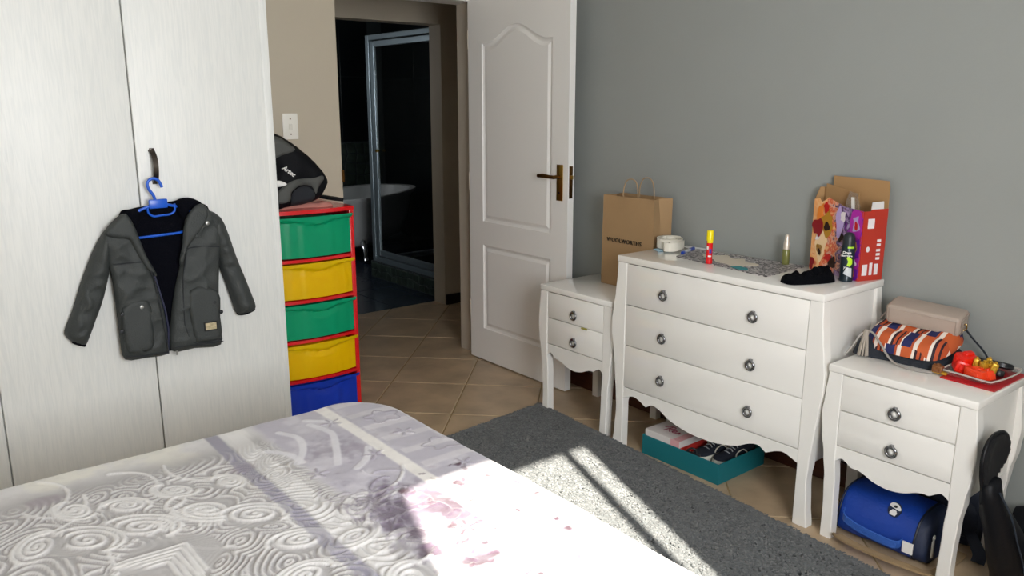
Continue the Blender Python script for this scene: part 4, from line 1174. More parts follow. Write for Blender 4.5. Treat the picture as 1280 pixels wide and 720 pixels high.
panel('back_panel', C3, D3, [(0, 0), (1, 0), (1, .315), (.86, .315), (.86, .36), (.02, .355), (0, .33)], M_brown)
panel('tab', B3 + Vector((.03, -.009, .25)), B3 + Vector((.085, -.026, .25)), [(0, 0), (1, 0), (.95, .035), (.05, .033)], mat('white_card', 'dcdad8', .6))
panel('inner_flap', B3 + Vector((.05, .05, .02)), A3 + Vector((.02, -.03, .02)), [(0, 0), (1, 0), (1, .31), (.0, .29)], M_brown, .002)
# print shapes on the box
fd = (B3 - A3).normalized(); fn = Vector((fd.y, -fd.x, 0)).normalized()
if fn.x > 0: fn = -fn
def decal(name, pts, mt, base=A3, d=None, n=None, off=.0012, L=None):
    d = d or fd; n = n or fn
    f = lambda o: (lambda a, b: tuple(base + d * a + Vector((0, 0, b)) + n * o))
    P = [tuple(p.to_2d()) for p in catmull([(a, b, 0) for a, b in pts], 3)]
    return MB().prism(P, f(off + .003), f(off + .0036)).build(name, mt, tb)
def blob(cx, cz, rx, rz, seed, n=11, j=.4):
    rg = random.Random(seed)
    return [(cx + rx * (1 + rg.uniform(-j, j)) * math.cos(k * 6.283 / n), cz + rz * (1 + rg.uniform(-j, j)) * math.sin(k * 6.283 / n)) for k in range(n)]
pm = {k: mat('print_' + k, c, .4) for k, c in dict(red='c41d1c', gold='b8862a', dark='2a1512', cream='f3d3a6', purple='6a1d9c', magenta='b32aa8', lilac='b9a4d6', white='e9e2e4', orange='ee8a34', crimson='8e1420').items()}
FLEN = (B3 - A3).length
for args in (('cream', .06, .10, .03, .05, 1), ('orange', .045, .20, .02, .055, 2), ('gold', .085, .19, .030, .045, 3), ('red', .075, .245, .016, .018, 4), ('crimson', .035, .165, .026, .03, 5), ('dark', .085, .175, .014, .016, 6), ('white', .035, .125, .014, .018, 7),
             ('gold', .05, .085, .020, .022, 8), ('dark', .052, .075, .008, .01, 81), ('red', .10, .060, .022, .016, 9), ('dark', .125, .045, .016, .022, 10), ('crimson', .015, .025, .014, .022, 11), ('lilac', .15, .20, .022, .05, 12), ('white', .165, .225, .012, .02, 13), ('red', .135, .185, .012, .010, 14), ('dark', .155, .15, .014, .02, 15)):
    decal('print_shape', blob(*args[1:5], args[5]), pm[args[0]], off=.0012 + .0007 * (args[5] % 7))
for k, (za, zb_, c, g, rd) in enumerate(((.155, .245, 'magenta', 'lilac', 'red'), (.085, .150, 'purple', 'gold', 'dark'), (.045, .083, 'magenta', 'white', 'lilac'), (.004, .043, 'purple', 'orange', 'red'))):
    decal('print_panel', [(.205, za), (.252, za), (.252, zb_), (.205, zb_)], pm[c], off=.0013)
    decal('print_shape', blob(.229, (za + zb_) / 2, .018, (zb_ - za) * .36, 40 + k), pm[g], off=.0022)
    decal('print_shape', blob(.232, (za + zb_) / 2 - .004, .009, (zb_ - za) * .16, 60 + k), pm[rd], off=.0031)
sd2 = (C3 - B3).normalized(); sn2 = Vector((sd2.y, -sd2.x, 0)).normalized()
if sn2.y > 0: sn2 = -sn2
sides = dict(base=B3, d=sd2, n=sn2)
def sq(x0, x1, z0, z1): return [(x0, z0), (x1, z0), (x1, z1), (x0, z1)]
def flat_decal(name, pts, mt, base, d, n, off=.0032):
    f = lambda o: (lambda a, b: tuple(base + d * a + Vector((0, 0, b)) + n * o))
    return MB().prism(pts, f(off), f(off + .0006)).build(name, mt, tb)
for q in (sq(.012, .035, .02, .06), sq(.045, .058, .02, .065), sq(.068, .085, .02, .06)): flat_decal('barcode_label', q, pm['white'], B3, sd2, sn2)
flat_decal('label_square', sq(.02, .05, .19, .225), pm['white'], B3, sd2, sn2)
decal('label_dot', blob(.03, .115, .008, .010, 3, 12, .02), pm['white'], B3, sd2, sn2, .0006)
for z in (.075, .09, .105, .125, .14): flat_decal('small_print', sq(.07, .088, z, z + .009), pm['white'], B3, sd2, sn2)
# clear blister and its tag tucked inside the box
M_blis = mat('clear_blister', 'f4f1ea', .12, trans=.9)
bt = thing('plastic_blister', (2.80, 1.50, CZ + .21), 'clear plastic blister with a white tag sticking out of the toy box', 'packaging')
bc = A3.lerp(B3, .72) + Vector((.012, .0, .205))
f = lambda o: (lambda a, b: tuple(bc + fd * a + Vector((0, 0, b)) + fn * o))
MB().prism([(-.03, 0), (.045, 0), (.04, .06), (.02, .105), (-.015, .11), (-.03, .07)], f(0), f(-.0015)).build('shell', M_blis, bt)
MB().prism([(.002, .045), (.018, .045), (.012, .09), (-.004, .09)], f(.001), f(.002)).build('tag', M_white, bt)

# ------------------------------------------------------------------ things on the near bedside table
NZ = .6265
M_taupe = mat('taupe_leather', 'ab9c90', .5, bump=.12, scale=220)
M_gold = mat('gold_metal', 'c8a868', .25, metal=1)
# dark quilted bag
M_nvy = mat('dark_navy_quilt', '1b222c', .7, bump=.3, scale=160)
nb = thing('quilted_bag', (2.76, 1.21, NZ), 'dark navy quilted bag lying flat under the orange patterned pouch', 'bag')
pillow('bag_body', [(2.64, 1.352), (2.69, 1.37), (2.80, 1.365), (2.845, 1.34), (2.85, 1.13), (2.83, 1.068), (2.74, 1.07), (2.675, 1.085), (2.66, 1.13), (2.652, 1.24)], lambda a, b, h: (a, b, NZ + .0005 + h), M_nvy, nb, .062, .05, .012, 3, wr=.010, wscale=28)
M_cord = mat('grey_cord', '9a958f', .6)
cp = catmull([(2.60, 1.366, NZ + .005), (2.618, 1.352, NZ + .035), (2.640, 1.338, NZ + .075), (2.655, 1.322, NZ + .088), (2.658, 1.302, NZ + .082), (2.648, 1.27, NZ + .055), (2.632, 1.23, NZ + .02), (2.618, 1.19, NZ + .006), (2.612, 1.13, NZ + .004), (2.63, 1.085, NZ + .004)], 6, False)
MB().tube(cp, .0036, 8).build('cord', M_cord, nb, True)
ts = MB()
for k in range(9):
    a = k / 9 * 6.283
    ts.tube([(2.648 + .004 * math.cos(a), 1.324 + .004 * math.sin(a), NZ + .085), (2.642 + .009 * math.cos(a), 1.324 + .011 * math.sin(a), NZ + .045), (2.638 + .013 * math.cos(a), 1.324 + .016 * math.sin(a), NZ + .004)], .0033, 6)
ts.lathe([(0, -.008), (.009, -.008), (.010, 0), (.007, .010), (0, .012)], (2.648, 1.324, NZ + .084), 12)
ts.build('tassel', mat('stone_tassel', 'a59c90', .7), nb, True)
# orange patterned pouch
def pouch_mat():
    m = mat('orange_block_print', 'b8532a', .75)
    nt = m.node_tree; N = nt.nodes; L = nt.links; b = N['Principled BSDF']
    mp = N['Mapping']
    sx = N.new('ShaderNodeSeparateXYZ'); L.new(N['Texture Coordinate'].outputs['Object'], sx.inputs[0])
    def math_(op, a, b_=None, v=None):
        n = N.new('ShaderNodeMath'); n.operation = op
        L.new(a, n.inputs[0])
        if b_ is not None: L.new(b_, n.inputs[1])
        elif v is not None: n.inputs[1].default_value = v
        return n.outputs[0]
    # rows across the cloth, staggered blocks along it
    row = math_('FLOOR', math_('MULTIPLY', sx.outputs['X'], v=15))
    st = math_('MULTIPLY', row, v=.37)
    u = math_('FRACT', math_('ADD', math_('MULTIPLY', sx.outputs['Y'], v=7.5), st))
    r = N.new('ShaderNodeValToRGB'); r.color_ramp.interpolation = 'CONSTANT'
    el = r.color_ramp.elements
    el[0].position = 0; el[0].color = lin('c05828'); el[1].position = .93; el[1].color = lin('e9ddd2')
    for p, c in ((.26, 'e9ddd2'), (.36, 'b04e26'), (.42, '1c2358'), (.66, 'e9ddd2'), (.69, 'b34c22'), (.76, '2a1420'), (.80, 'b34c22'), (.87, '2a1420')):
        e = el.new(p); e.color = lin(c)
    L.new(u, r.inputs[0]); L.new(r.outputs[0], b.inputs['Base Color'])
    return m
po = thing('patterned_pouch', (2.72, 1.20, NZ + .06), 'rust orange pouch with navy and white blocks under the taupe handbag', 'pouch')
pillow('pouch_body', [(2.655, 1.30), (2.70, 1.345), (2.80, 1.335), (2.845, 1.25), (2.848, 1.11), (2.80, 1.068), (2.70, 1.075), (2.655, 1.11), (2.645, 1.20)], lambda a, b, h: (a, b, NZ + .028 + max(0, (a - 2.64)) * .28 + h), pouch_mat(), po, .045, .035, .009, 3, wr=.008, wscale=26)
# taupe clutch with rounded edges
cl = thing('handbag', (2.79, 1.19, NZ + .12), 'small taupe leather handbag lying on top of the patterned pouch', 'handbag')
cM = Matrix.Translation((2.795, 1.192, NZ + .146)) @ Matrix.Rotation(R(3.5), 4, 'X') @ Matrix.Rotation(R(8), 4, 'Z') @ Matrix.Rotation(R(-10), 4, 'Y')
mb = MB().box(-.052, .052, -.118, .118, -.034, .034, .014, 4, M=cM); mb.build('bag_body', M_taupe, cl, True, 50)
pip = MB()
for x in (-.0535,):
    loop = [(x, s * .106, t * .024) for s, t in ((-1, -1), (1, -1), (1, 1), (-1, 1))]
    pip.tube([cM @ Vector(p) for p in catmull(loop, 1)], .0018, 6, closed=True)
for y in (-.1195, .1195): pip.tube([cM @ Vector(p) for p in ((-.04, y, -.024), (.04, y, -.024), (.04, y, .024), (-.04, y, .024))], .0018, 6, closed=True)
pip.build('piping', M_taupe, cl, True)
for s in (-1, 1):
    MB().tube([cM @ Vector((.0, s * .121 + s * .006 * math.sin(t), -.012 + .012 * math.cos(t))) for t in [k * 6.283 / 14 for k in range(14)]], .0022, 8, closed=True).build('ring', M_gold, cl, True)
MB().tube(catmull([cM @ Vector((0, -.125, -.02)), (2.83, 1.045, NZ + .085), (2.85, 1.02, NZ + .05), (2.853, 1.0, NZ + .02)], 5, False), .0032, 8).build('strap', M_nvy, cl, True)
MB().tube(catmull([cM @ Vector((0, .125, -.02)), (2.80, 1.335, NZ + .13), (2.80, 1.355, NZ + .10)], 5, False), .0028, 8).build('strap', M_cord, cl, True)

# toy pack: red backing card, clear blister, toy pieces
tp = thing('toy_pack', (2.74, .97, NZ), 'opened toy pack on a red card at the right end of the near bedside table', 'toy pack')
MB().loft([[(2.612, 1.052, NZ), (2.602, .886, NZ), (2.852, .884, NZ), (2.852, 1.045, NZ)], [(2.612, 1.052, NZ + .003), (2.602, .886, NZ + .003), (2.852, .884, NZ + .003), (2.852, 1.045, NZ + .003)]]).build('backing_card', mat('red_backing_card', 'bf1622', .4), tp)
tr = [(2.645, 1.07), (2.635, .935), (2.66, .90), (2.82, .895), (2.845, .92), (2.845, 1.045), (2.82, 1.062), (2.67, 1.066)]
trc = [p.to_2d() for p in catmull([(a, b, 0) for a, b in tr], 4)]
MB().tube([(p.x, p.y, NZ + .018 + .002 * math.sin(k)) for k, p in enumerate(trc)], .003, 6, closed=True).build('tray_rim', mat('milky_plastic', 'd8d4cc', .3, trans=.3), tp, True)
ccx = sum(p.x for p in trc) / len(trc); ccy = sum(p.y for p in trc) / len(trc)
MB().loft([[(ccx + (p.x - ccx) * s, ccy + (p.y - ccy) * s, NZ + z) for p in trc] for s, z in ((.90, .0045), (.97, .017), (.98, .017), (.91, .0055))], cap=False).build('tray', M_blis, tp, True)
M_tred = mat('toy_red', 'e0200e', .3); M_tgold = mat('toy_gold', 'c79a2c', .35, metal=.5); M_tblk = mat('toy_black', '17191d', .4); M_torg = mat('toy_orange', 'e8401a', .3)
def rock(cx, cy, cz, sx, sy, sz, seed, mt, name):
    rg = random.Random(seed); bm = MB()
    rot = Matrix.Translation((cx, cy, cz)) @ Matrix.Rotation(rg.uniform(-.6, .6), 4, 'Z') @ Matrix.Rotation(rg.uniform(-.3, .3), 4, 'X')
    bm.box(-sx, sx, -sy, sy, -sz, sz, min(sx, sy, sz) * .35, 2, M=rot)
    bm.box(-sx * .5, sx * .7, -sy * .45, sy * .45, sz * .6, sz * 1.35, min(sx, sy, sz) * .2, 1, M=rot)
    bm.box(-sx * 1.15, -sx * .8, -sy * .6, sy * .6, -sz * .5, sz * .6, min(sx, sy, sz) * .15, 1, M=rot)
    return bm.build(name, mt, tp, True, 35)
rock(2.712, 1.02, NZ + .040, .030, .026, .028, 1, M_tred, 'toy_piece')
rock(2.69, 1.02, NZ + .030, .02, .022, .02, 2, M_tred, 'toy_piece')
rock(2.665, .965, NZ + .026, .018, .034, .016, 3, M_torg, 'toy_piece')
rock(2.675, .935, NZ + .026, .016, .016, .016, 4, M_torg, 'toy_piece')
for k, (x, y, z, s) in enumerate(((2.705, .985, .045, .013), (2.69, .955, .044, .014), (2.70, .935, .046, .012), (2.685, .925, .05, .012), (2.72, .955, .055, .010))): rock(x, y, NZ + z, s * .8, s * .8, s * 1.3, 20 + k, M_tgold, 'toy_piece')
rock(2.640, 1.072, NZ + .02, .012, .016, .012, 33, mat('toy_brown', '7a4a24', .4), 'toy_piece')
rock(2.64, 1.065, NZ + .009, .008, .022, .004, 34, M_tgold, 'toy_piece')
for x, y, z, r in ((2.80, .945, .03, .036), (2.78, .99, .035, .02), (2.74, .93, .02, .018)):
    MB().lathe([(0, -.010), (r * .85, -.010), (r, -.006), (r, .006), (r * .85, .010), (r * .5, .006), (0, .006)], (x, y, NZ + z), 22, Matrix.Rotation(R(18), 3, 'Y')).build('toy_wheel', M_tblk, tp, True, 40)
cu = lettering('card_lettering', 'TOYS', .02, frame_matrix((2.617, .97, NZ + .0036), (0, -1, 0), (1, 0, 0)), M_white, tp, depth=.0003) if False else None

# ------------------------------------------------------------------ under the chest: teal tray, book, trainers
M_teal = mat('teal_card_box', '0f6d76', .55, bump=.03)
tt = thing('box_lid', (2.655, 1.99, 0), 'shallow teal cardboard tray of shoes on the tiles under the chest', 'box')
X0, X1, Y0, Y1, ZT_ = 2.502, 2.815, 1.79, 2.192, .088
MB().box(X0 + .0045, X1 - .0045, Y0 + .0045, Y1 - .0045, .001, .0335).build('tray_bottom', M_teal, tt)
for b in ((X0, X0 + .004, Y0, Y1), (X1 - .004, X1, Y0, Y1), (X0 + .004, X1 - .004, Y0, Y0 + .004), (X0 + .004, X1 - .004, Y1 - .004, Y1)):
    MB().box(*b, .0005, ZT_, .001, 1).build('tray_wall', M_teal, tt)
sb = thing('gift_box', (2.60, 2.06, .034), 'flat white and pink box with pink script and a red base, in the teal tray', 'box')
MB().box(2.512, 2.70, 1.998, 2.180, .034, .086, .001).build('box_base', mat('red_box_card', 'c6322c', .5), sb)
ld = MB().box(2.509, 2.703, 1.995, 2.183, .084, .114, .0015).build('box_cover', mat('white_box_card', 'd9d2cf', .5), sb)
MB().box(2.509, 2.703, 1.9955, 2.033, .1141, .1145).build('pink_band', mat('pink_dotted', 'd9a3a6', .5, vary=.15, vscale=300), sb)
MB().box(2.5084, 2.5089, 1.996, 2.043, .085, .1135).build('pink_band', mat('pink_edge', 'd9a3a6', .5), sb)
M_pnk = mat('raspberry_ink', '8e2848', .5)
sc = MB()
for pts in ([(0, .0), (.004, .028), (.008, .052)], [(-.02, .034), (-.004, .052), (.016, .058), (.026, .048), (.016, .034), (.004, .030)], [(.008, .030), (.018, .014), (.030, .004)], [(.034, .018), (.048, .022), (.046, .034), (.036, .030), (.034, .014), (.046, .008), (.056, .014)], [(.058, .01), (.066, .03), (.070, .012), (.078, .026)]):
    sc.tube([(2.555 + b, 2.12 - a, .1155) for a, b in [tuple(p.to_2d()) for p in catmull([(a, b, 0) for a, b in pts], 4, False)]], .0016, 6)
sc.build('script_lettering', M_pnk, sb, True)
M_nav = mat('navy_canvas', '161c2a', .8, bump=.2, scale=200); M_sole = mat('white_rubber', 'd8d4c8', .5); M_lace = mat('grey_lace', 'a9aeb2', .7)
def sneaker(loc, rot, label):
    t = thing('sneaker', loc, label, 'shoe', 'navy trainers in the teal tray')
    Mx = Matrix.Translation(loc) @ Matrix.Rotation(rot, 4, 'Z')
    L = .215
    st = [(0, .022, .030), (.03, .031, .030), (.07, .030, .030), (.11, .029, .03), (.15, .036, .03), (.185, .036, .03), (.207, .024, .03), (.215, .008, .03)]
    def outline(sc=1.0):
        a = [(x, w * sc) for x, w, _ in st]; return a + [(x, -w * sc) for x, w in reversed([(x, w) for x, w, _ in st])]
    P = [p.to_2d() for p in catmull([(a, b, 0) for a, b in outline()], 3)]
    MB().loft([[tuple(Mx @ Vector((p.x, p.y * s, z))) for p in P] for s, z in ((.96, 0), (1.02, .004), (1.02, .020), (.97, .024))]).build('sole', M_sole, t, True, 50)
    top = [(.0, .075), (.05, .078), (.08, .072), (.11, .060), (.15, .046), (.185, .040), (.205, .032), (.215, .026)]
    rings = []
    for k in range(23):
        x = .002 + .211 * k / 22
        w = interp([(a, b) for a, b, _ in st], x) * .95; h = interp(top, x)
        rings.append([tuple(Mx @ Vector((x, w * math.cos(a) * (1 - .30 * math.sin(a) ** 2 * (x < .1)), .022 + (h - .022) * math.sin(a) ** .8 if math.sin(a) > 0 else .022))) for a in [math.pi * q / 14 for q in range(15)]])
    MB().loft(rings).build('upper', M_nav, t, True, 60)
    P2 = [(.012 + .034 * (1 + math.cos(a)), .019 * math.sin(a)) for a in [6.283 * q / 20 for q in range(20)]]
    MB().tube([Mx @ Vector((a, b, .074)) for a, b in P2], .005, 8, closed=True).build('collar', M_nav, t, True)
    MB().loft([[tuple(Mx @ Vector((a, b * .8, .0745))) for a, b in P2], [tuple(Mx @ Vector((a, b * .8, .0765))) for a, b in P2]]).build('lining', M_blk, t)
    lc = MB()
    for k in range(5):
        x = .088 + .015 * k; h = interp(top, x) + .002
        lc.tube(catmull([Mx @ Vector((x, -.016, h - .006)), Mx @ Vector((x + .005 * (-1) ** k, 0, h + .001)), Mx @ Vector((x, .016, h - .006))], 4, False), .0024, 6)
    lc.build('laces', M_lace, t, True)
    for s in (-1, 1):
        MB().tube([Mx @ Vector(p) for p in catmull([(.06, s * .0295, .034), (.085, s * .029, .052), (.115, s * .0275, .044), (.13, s * .032, .030)], 4, False)], .0028, 6).build('side_stripe', M_sole, t, True)
    return t
sneaker((2.765, 1.918, .0345), math.atan2(.03, -.2), 'navy trainer with grey laces lying beside the white gift box in the tray')
sneaker((2.795, 1.840, .0345), math.atan2(.025, -.2), 'navy trainer with a white sole at the near end of the teal tray')
lb = catmull([(2.512, 1.955, .092), (2.515, 1.935, .106), (2.522, 1.918, .100), (2.516, 1.91, .088), (2.52, 1.93, .082), (2.514, 1.95, .088)], 4)
props(MB().tube(lb, .004, 8, closed=True).tube([(2.512, 1.96, .088), (2.516, 1.94, .084), (2.525, 1.90, .083)], .004, 8).build('hair_tie', M_blk, None, True), 'black hair tie lying on the corner of the white gift box', 'hair tie')

# ------------------------------------------------------------------ under the near bedside table
M_lb = mat('bright_blue_nylon', '123f9e', .5, bump=.25, scale=60, vary=.1, vscale=9)
M_nv2 = mat('navy_nylon', '14223f', .6, bump=.25, scale=50)
lbx = thing('lunch_bag', (2.59, 1.13, 0), 'bright blue nylon lunch bag with a white emblem under the near bedside table', 'bag')
def bag_ring(y, sx, z1, n=28, p=3.4, tilt=.0):
    out = []
    for q in range(n):
        a = 2 * math.pi * q / n
        ca, sa = math.cos(a), math.sin(a)
        x = math.copysign(abs(ca) ** (2 / p), ca) * sx * .9; z = math.copysign(abs(sa) ** (2 / p), sa) * .5 + .5
        out.append((2.588 + x + .055 * (z ** 1.3) + .006 * noise.noise(Vector((y * 18, a * 2, 1))), y + .022 + .012 * z * (y - 1.13), .006 + z * z1 * .82 + .004 * noise.noise(Vector((y * 22, a * 2, 5)))))
    return out
ys = [1.296, 1.292, 1.28, 1.262, 1.24, 1.20, 1.16, 1.12, 1.08, 1.05, 1.02]
MB().loft([bag_ring(y, .098 * s, .195 * h) for y, s, h in zip(ys, (.78, .88, .95, .985, 1, 1, 1, 1, 1, 1, 1), (.84, .92, .965, .985, 1, 1.0, 1.005, 1.0, .995, .99, .985))]).build('shell', M_lb, lbx, True, 60)
MB().loft([bag_ring(y, .098 * s, .195 * h) for y, s, h in zip((1.02, 1.0, .985, .978), (1, .98, .92, .82), (.985, .97, .93, .86))]).build('end_panel', M_nv2, lbx, True, 60)
MB().tube([Vector(p) for p in bag_ring(1.018, .1, .195)], .0035, 6, closed=True).build('zip_line', mat('dark_zip', '0d1424', .5), lbx, True)
MB().tube([Vector(p) for p in bag_ring(1.282, .0955, .192)], .003, 6, closed=True).build('zip_line', M_nv2, lbx, True)
hd = catmull([(2.496, 1.270, .104), (2.478, 1.262, .088), (2.468, 1.21, .076), (2.466, 1.14, .070), (2.470, 1.08, .068), (2.490, 1.065, .076)], 5, False)
MB().loft([[p + Vector((0, 0, -.014)), p + Vector((-.004, 0, -.012)), p + Vector((-.004, 0, .012)), p + Vector((0, 0, .014))] for p in hd]).build('carry_handle', mat('mid_blue_webbing', '2c5bb0', .6, bump=.3, scale=200), lbx, True, 50)
MB().box(2.478, 2.484, 1.026, 1.060, .050, .088, .001).build('white_tag', M_white, lbx)
zq = MB(); zq.box(2.500, 2.512, .973, .979, .055, .115, .002); zq.tube([(2.506 + .007 * math.cos(t), .975, .125 + .009 * math.sin(t)) for t in [k * 6.283 / 12 for k in range(12)]], .002, 6, closed=True)
zq.build('zip_pull', mat('grey_zip_pull', 'b4b4b0', .35, metal=.6), lbx, True)
ex = (2.4945, 1.135, .165)
shell = [c for c in lbx.children if c.name.startswith('shell')][0]
_ok, pl_, nl_, _i = shell.closest_point_on_mesh(Vector((2.49, 1.125, .20)) - lbx.location)
if nl_.z < 0: nl_ = -nl_
Me = frame_matrix(pl_ + lbx.location - nl_ * .003, (0, -1, .0), Vector((0, -1, 0)).cross(nl_) * -1)
if (Me.to_3x3() @ Vector((0, 0, 1))).dot(nl_) < 0: Me = frame_matrix(pl_ + lbx.location - nl_ * .003, (0, -1, .0), Vector((0, -1, 0)).cross(nl_))
em = MB()
em.prism([(.026 * math.cos(a), .026 * math.sin(a)) for a in [6.283 * q / 24 for q in range(24)]], lambda a, b: tuple(Me @ Vector((a * .85, b, 0))), lambda a, b: tuple(Me @ Vector((a * .85, b, .006))))
em = em.build('emblem', M_nv2, lbx)
e2 = MB(); oc = lambda h: (lambda a, b: tuple(Me @ Vector((a, b, h))))
e2.prism([tuple(p.to_2d()) for p in catmull([(-.020, .012, 0), (-.012, .022, 0), (.006, .020, 0), (.020, .006, 0), (.014, .000, 0), (-.004, .004, 0), (-.014, .006, 0)], 3)], oc(.0062), oc(.0075))
e2.prism([(-.006, -.001), (.007, -.003), (.012, -.012), (.008, -.022), (-.010, -.021), (-.013, -.013)], oc(.0062), oc(.0075))
e2.build('emblem_print', M_white, em)
MB().prism([(.006 * math.cos(a), .010 + .0045 * math.sin(a)) for a in [6.283 * q / 14 for q in range(14)]], oc(.0074), oc(.0085)).build('emblem_eye', M_ink, em)

lbx.location.x += .022
bk = thing('backpack', (2.82, 1.11, 0), 'dark navy backpack standing behind the blue lunch bag under the bedside table', 'backpack')
M_nv3 = mat('dark_navy_canvas', '111a2c', .7, bump=.25, scale=90)
rings = []
for k, z in enumerate((.003, .012, .05, .11, .17, .215, .238, .246)):
    s = (.86, .94, 1, 1, .99, .94, .84, .6)[k]
    rings.append([(2.822 + .044 * s * math.copysign(abs(math.cos(a)) ** .6, math.cos(a)), 1.105 + .172 * s * math.copysign(abs(math.sin(a)) ** .6, math.sin(a)) + .006 * noise.noise(Vector((a, z * 20, 3))), z) for a in [6.283 * q / 32 for q in range(32)]])
MB().loft(rings).build('pack_body', M_nv3, bk, True, 60)
pillow('front_pocket', [(.97, .04), (1.24, .04), (1.25, .16), (1.10, .19), (.96, .16)], lambda a, b, h: (2.782 - h, a, b), M_nv3, bk, .015, .03, .014, 3, wr=.004)
M_tan = mat('tan_canvas', '9a8260', .8, bump=.3, scale=150)
def strap(pts, w, th, name, mt, parent):
    P = catmull(pts, 6, False)
    mb = MB(); rg = []
    for i, p in enumerate(P):
        t = (P[min(i + 1, len(P) - 1)] - P[max(i - 1, 0)]).normalized(); s = Vector((-t.y, t.x, 0)).normalized() * w / 2; u = s.cross(t).normalized() * th / 2
        if u.z < 0: u = -u
        rg.append([p - s - u, p + s - u, p + s + u, p - s + u])
    return mb.loft(rg).build(name, mt, parent, True, 50)
cvs = thing('canvas_strap', (2.47, 1.13, 0), 'tan canvas strap lying along the rug edge in front of the blue lunch bag', 'strap')
strap([(2.50, 1.268, .010), (2.462, 1.262, .034), (2.448, 1.20, .034), (2.446, 1.10, .034), (2.455, 1.02, .033), (2.52, .965, .008), (2.66, .952, .008), (2.72, .955, .008)], .028, .007, 'webbing', M_tan, cvs)
strap([(2.70, .90, .006), (2.72, .905, .03), (2.76, .95, .06), (2.79, .985, .08)], .04, .006, 'strap', M_nv3, bk)

# ------------------------------------------------------------------ boots by the near bedside table
M_boot = mat('black_leather', '080a10', .5, spec=.3, bump=.15, scale=40)
M_bin = mat('boot_lining', '07080b', .9)
b1 = thing('boot', (2.60, .80, 0), 'tall black leather boot with its open top leaning beside the near bedside table', 'boot', 'tall black boots')
path = [((2.665, .785, .004), .105, .052), ((2.665, .786, .05), .108, .055), ((2.625, .792, .12), .105, .052), ((2.575, .800, .20), .088, .046), ((2.525, .808, .28), .060, .040), ((2.490, .815, .34), .038, .030), ((2.478, .818, .385), .034, .026), ((2.49, .818, .40), .03, .02)]
MB().loft([[(c[0] + a * math.cos(t), c[1] + b * math.sin(t) + .006 * noise.noise(Vector((t * 1.3, c[2] * 22, 2))), c[2]) for t in [6.283 * q / 30 for q in range(30)]] for c, a, b in path]).build('shaft', M_boot, b1, True, 60)
pillow('open_top', [(2.452, .375), (2.432, .42), (2.422, .475), (2.44, .518), (2.487, .538), (2.545, .533), (2.592, .505), (2.606, .465), (2.590, .430), (2.55, .398), (2.522, .365), (2.512, .325), (2.478, .315), (2.458, .335)], lambda a, b, h: (a, .838 - h, b), M_bin, b1, .018, .012, .010, 3, bulge=lambda a, b: -.017 * math.exp(-(((a - 2.515) / .06) ** 2 + ((b - .46) / .07) ** 2)))
MB().tube(catmull([(2.452, .830, .375), (2.432, .830, .42), (2.422, .830, .475), (2.44, .830, .518), (2.487, .830, .538), (2.545, .830, .533), (2.592, .830, .505), (2.606, .830, .465)], 5, False), .005, 8).build('rim', M_boot, b1, True)
MB().tube(catmull([(2.604, .828, .462), (2.588, .828, .430), (2.55, .828, .398), (2.508, .828, .369)], 5, False), .0045, 8).build('lining_edge', mat('pale_lining', 'b5b2aa', .7), b1, True)
MB().tube(catmull([(2.468, .790, .375), (2.50, .762, .30), (2.545, .748, .20), (2.60, .738, .10), (2.62, .736, .02)], 5, False), .0028, 6).build('side_seam', mat('seam_grey', '2b3440', .5), b1, True)
b2_ = thing('boot', (2.78, .74, 0), 'second black boot slumped on the floor by the grey wall, behind the standing boot', 'boot', 'tall black boots')
MB().loft([[(c[0] + a * math.cos(t), c[1], c[2] + b * math.sin(t) + .004 * noise.noise(Vector((t, c[1] * 25, 7)))) for t in [6.283 * q / 24 for q in range(24)]] for c, a, b in (((2.828, .60, .052), .040, .044), ((2.828, .68, .078), .047, .070), ((2.830, .76, .100), .048, .092), ((2.830, .82, .105), .048, .098), ((2.830, .853, .100), .040, .085), ((2.830, .850, .10), .034, .075), ((2.830, .78, .10), .030, .07))]).build('shaft', M_boot, b2_, True, 60)
MB().loft([[(c[0] + a * math.cos(t), c[1], c[2] + b * math.sin(t)) for t in [6.283 * q / 24 for q in range(24)]] for c, a, b in (((2.828, .625, .052), .043, .046), ((2.826, .58, .050), .044, .046), ((2.822, .50, .042), .042, .038), ((2.82, .43, .034), .036, .030), ((2.82, .40, .030), .016, .016))]).build('foot', M_boot, b2_, True, 60)

# ------------------------------------------------------------------ on the drawer tower
M_bpk = mat('black_nylon', '06070c', .7, spec=.2, bump=.2, scale=160); M_gpk = mat('grey_nylon', '4c4d4a', .7, bump=.2, scale=200)
pk = thing('backpack', (1.56, 3.52, 1.0185), 'black and grey backpack slumped on top of the drawer tower below the light switch', 'backpack')
TZ = 1.0185
YB = 3.54
f_ = lambda a, b, h: (a, YB - h, b)
out_ = [(1.40, TZ + .01), (1.53, TZ + .006), (1.61, TZ + .012), (1.665, TZ + .035), (1.70, 1.10), (1.712, 1.135), (1.698, 1.17), (1.675, 1.202), (1.63, 1.251), (1.563, 1.306), (1.484, 1.357), (1.45, 1.362), (1.40, 1.36)]
pillow('pack_body', out_, f_, M_bpk, pk, .13, .05, .014, 3, wr=.022, wscale=12)
def skin(a, b): return 0
def patch(name, pts, mt, lift):
    # lay a fabric panel over the front of the pack
    P = [p.to_2d() for p in catmull([(a, b, 0) for a, b in pts], 3)]
    return pillow(name, pts, lambda a, b, h: (a, YB - lift(a, b) - h, b), mt, pk, .004, .01, .012, 3)
ol_ = [p.to_2d() for p in catmull([(a, b, 0) for a, b in out_], 3)]
OA = np.array([[p.x, p.y] for p in ol_]); OB = np.roll(OA, -1, 0)
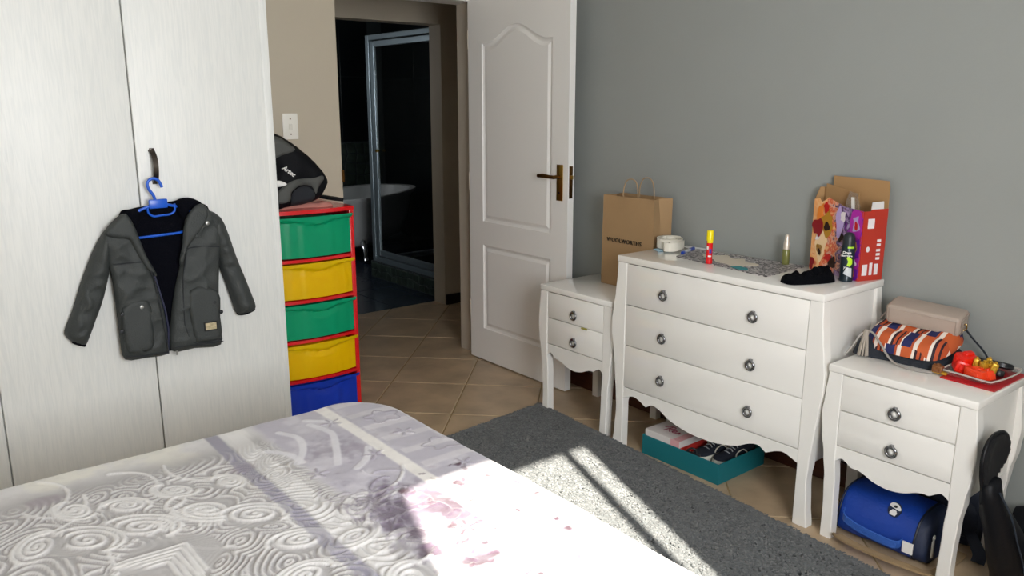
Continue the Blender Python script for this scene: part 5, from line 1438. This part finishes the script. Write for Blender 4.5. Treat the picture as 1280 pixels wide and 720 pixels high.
def front_h(a, b):
    q = np.array([a, b]); dd = OB - OA; t = np.clip(((q - OA) * dd).sum(1) / (dd * dd).sum(1), 0, 1)
    d_ = np.sqrt((((OA + dd * t[:, None]) - q) ** 2).sum(1)).min(); e = min(d_ / .05, 1)
    return .13 * math.sqrt(max(0, 1 - (1 - e) ** 2)) + .022 * e * noise.noise(Vector((a * 12, b * 12, 0))) + .003
patch('grey_panel', [(1.41, 1.345), (1.462, 1.34), (1.50, 1.315), (1.53, 1.285), (1.47, 1.262), (1.41, 1.245)], M_gpk, front_h)
patch('grey_panel', [(1.43, 1.09), (1.48, 1.135), (1.53, 1.155), (1.60, 1.155), (1.645, 1.165), (1.66, 1.155), (1.635, 1.12), (1.615, 1.085), (1.60, 1.12), (1.545, 1.125), (1.50, 1.10), (1.49, 1.06), (1.43, 1.055)], M_gpk, front_h)
patch('mesh_pocket', [(1.50, 1.09), (1.53, 1.115), (1.575, 1.12), (1.605, 1.095), (1.60, 1.055), (1.555, 1.035), (1.50, 1.038)], mat('dark_mesh', '22252b', .8, bump=.6, scale=500), lambda a, b: front_h(a, b) + .006)
patch('white_patch', [(1.43, 1.150), (1.462, 1.150), (1.482, 1.132), (1.43, 1.125)], M_white, front_h)
yt = YB - front_h(1.495, 1.19) - .010
lettering('lettering', 'Artec', .028, frame_matrix((1.492, yt, 1.192), (.80, .0, -.60), (.60, 0, .80)), M_white, pk, depth=.004, bold=.0004, shear=.25)
strap([(1.66, 3.56, 1.065), (1.705, 3.52, 1.055), (1.745, 3.47, 1.047), (1.775, 3.45, 1.042)], .045, .012, 'strap', M_bpk, pk)
M_sal = mat('salmon_cloth', 'c08074', .85, bump=.3, scale=120)
sl = pillow('folded_cloth', [(1.42, 3.43), (1.50, 3.46), (1.60, 3.45), (1.66, 3.425), (1.715, 3.44), (1.70, 3.50), (1.60, 3.53), (1.42, 3.53)], lambda a, b, h: (a, b, TZ + h), M_sal, None, .016, .02, .012, 3, wr=.006, wscale=24)
props(sl, 'salmon pink cloth folded under the black backpack on the drawer tower', 'cloth')
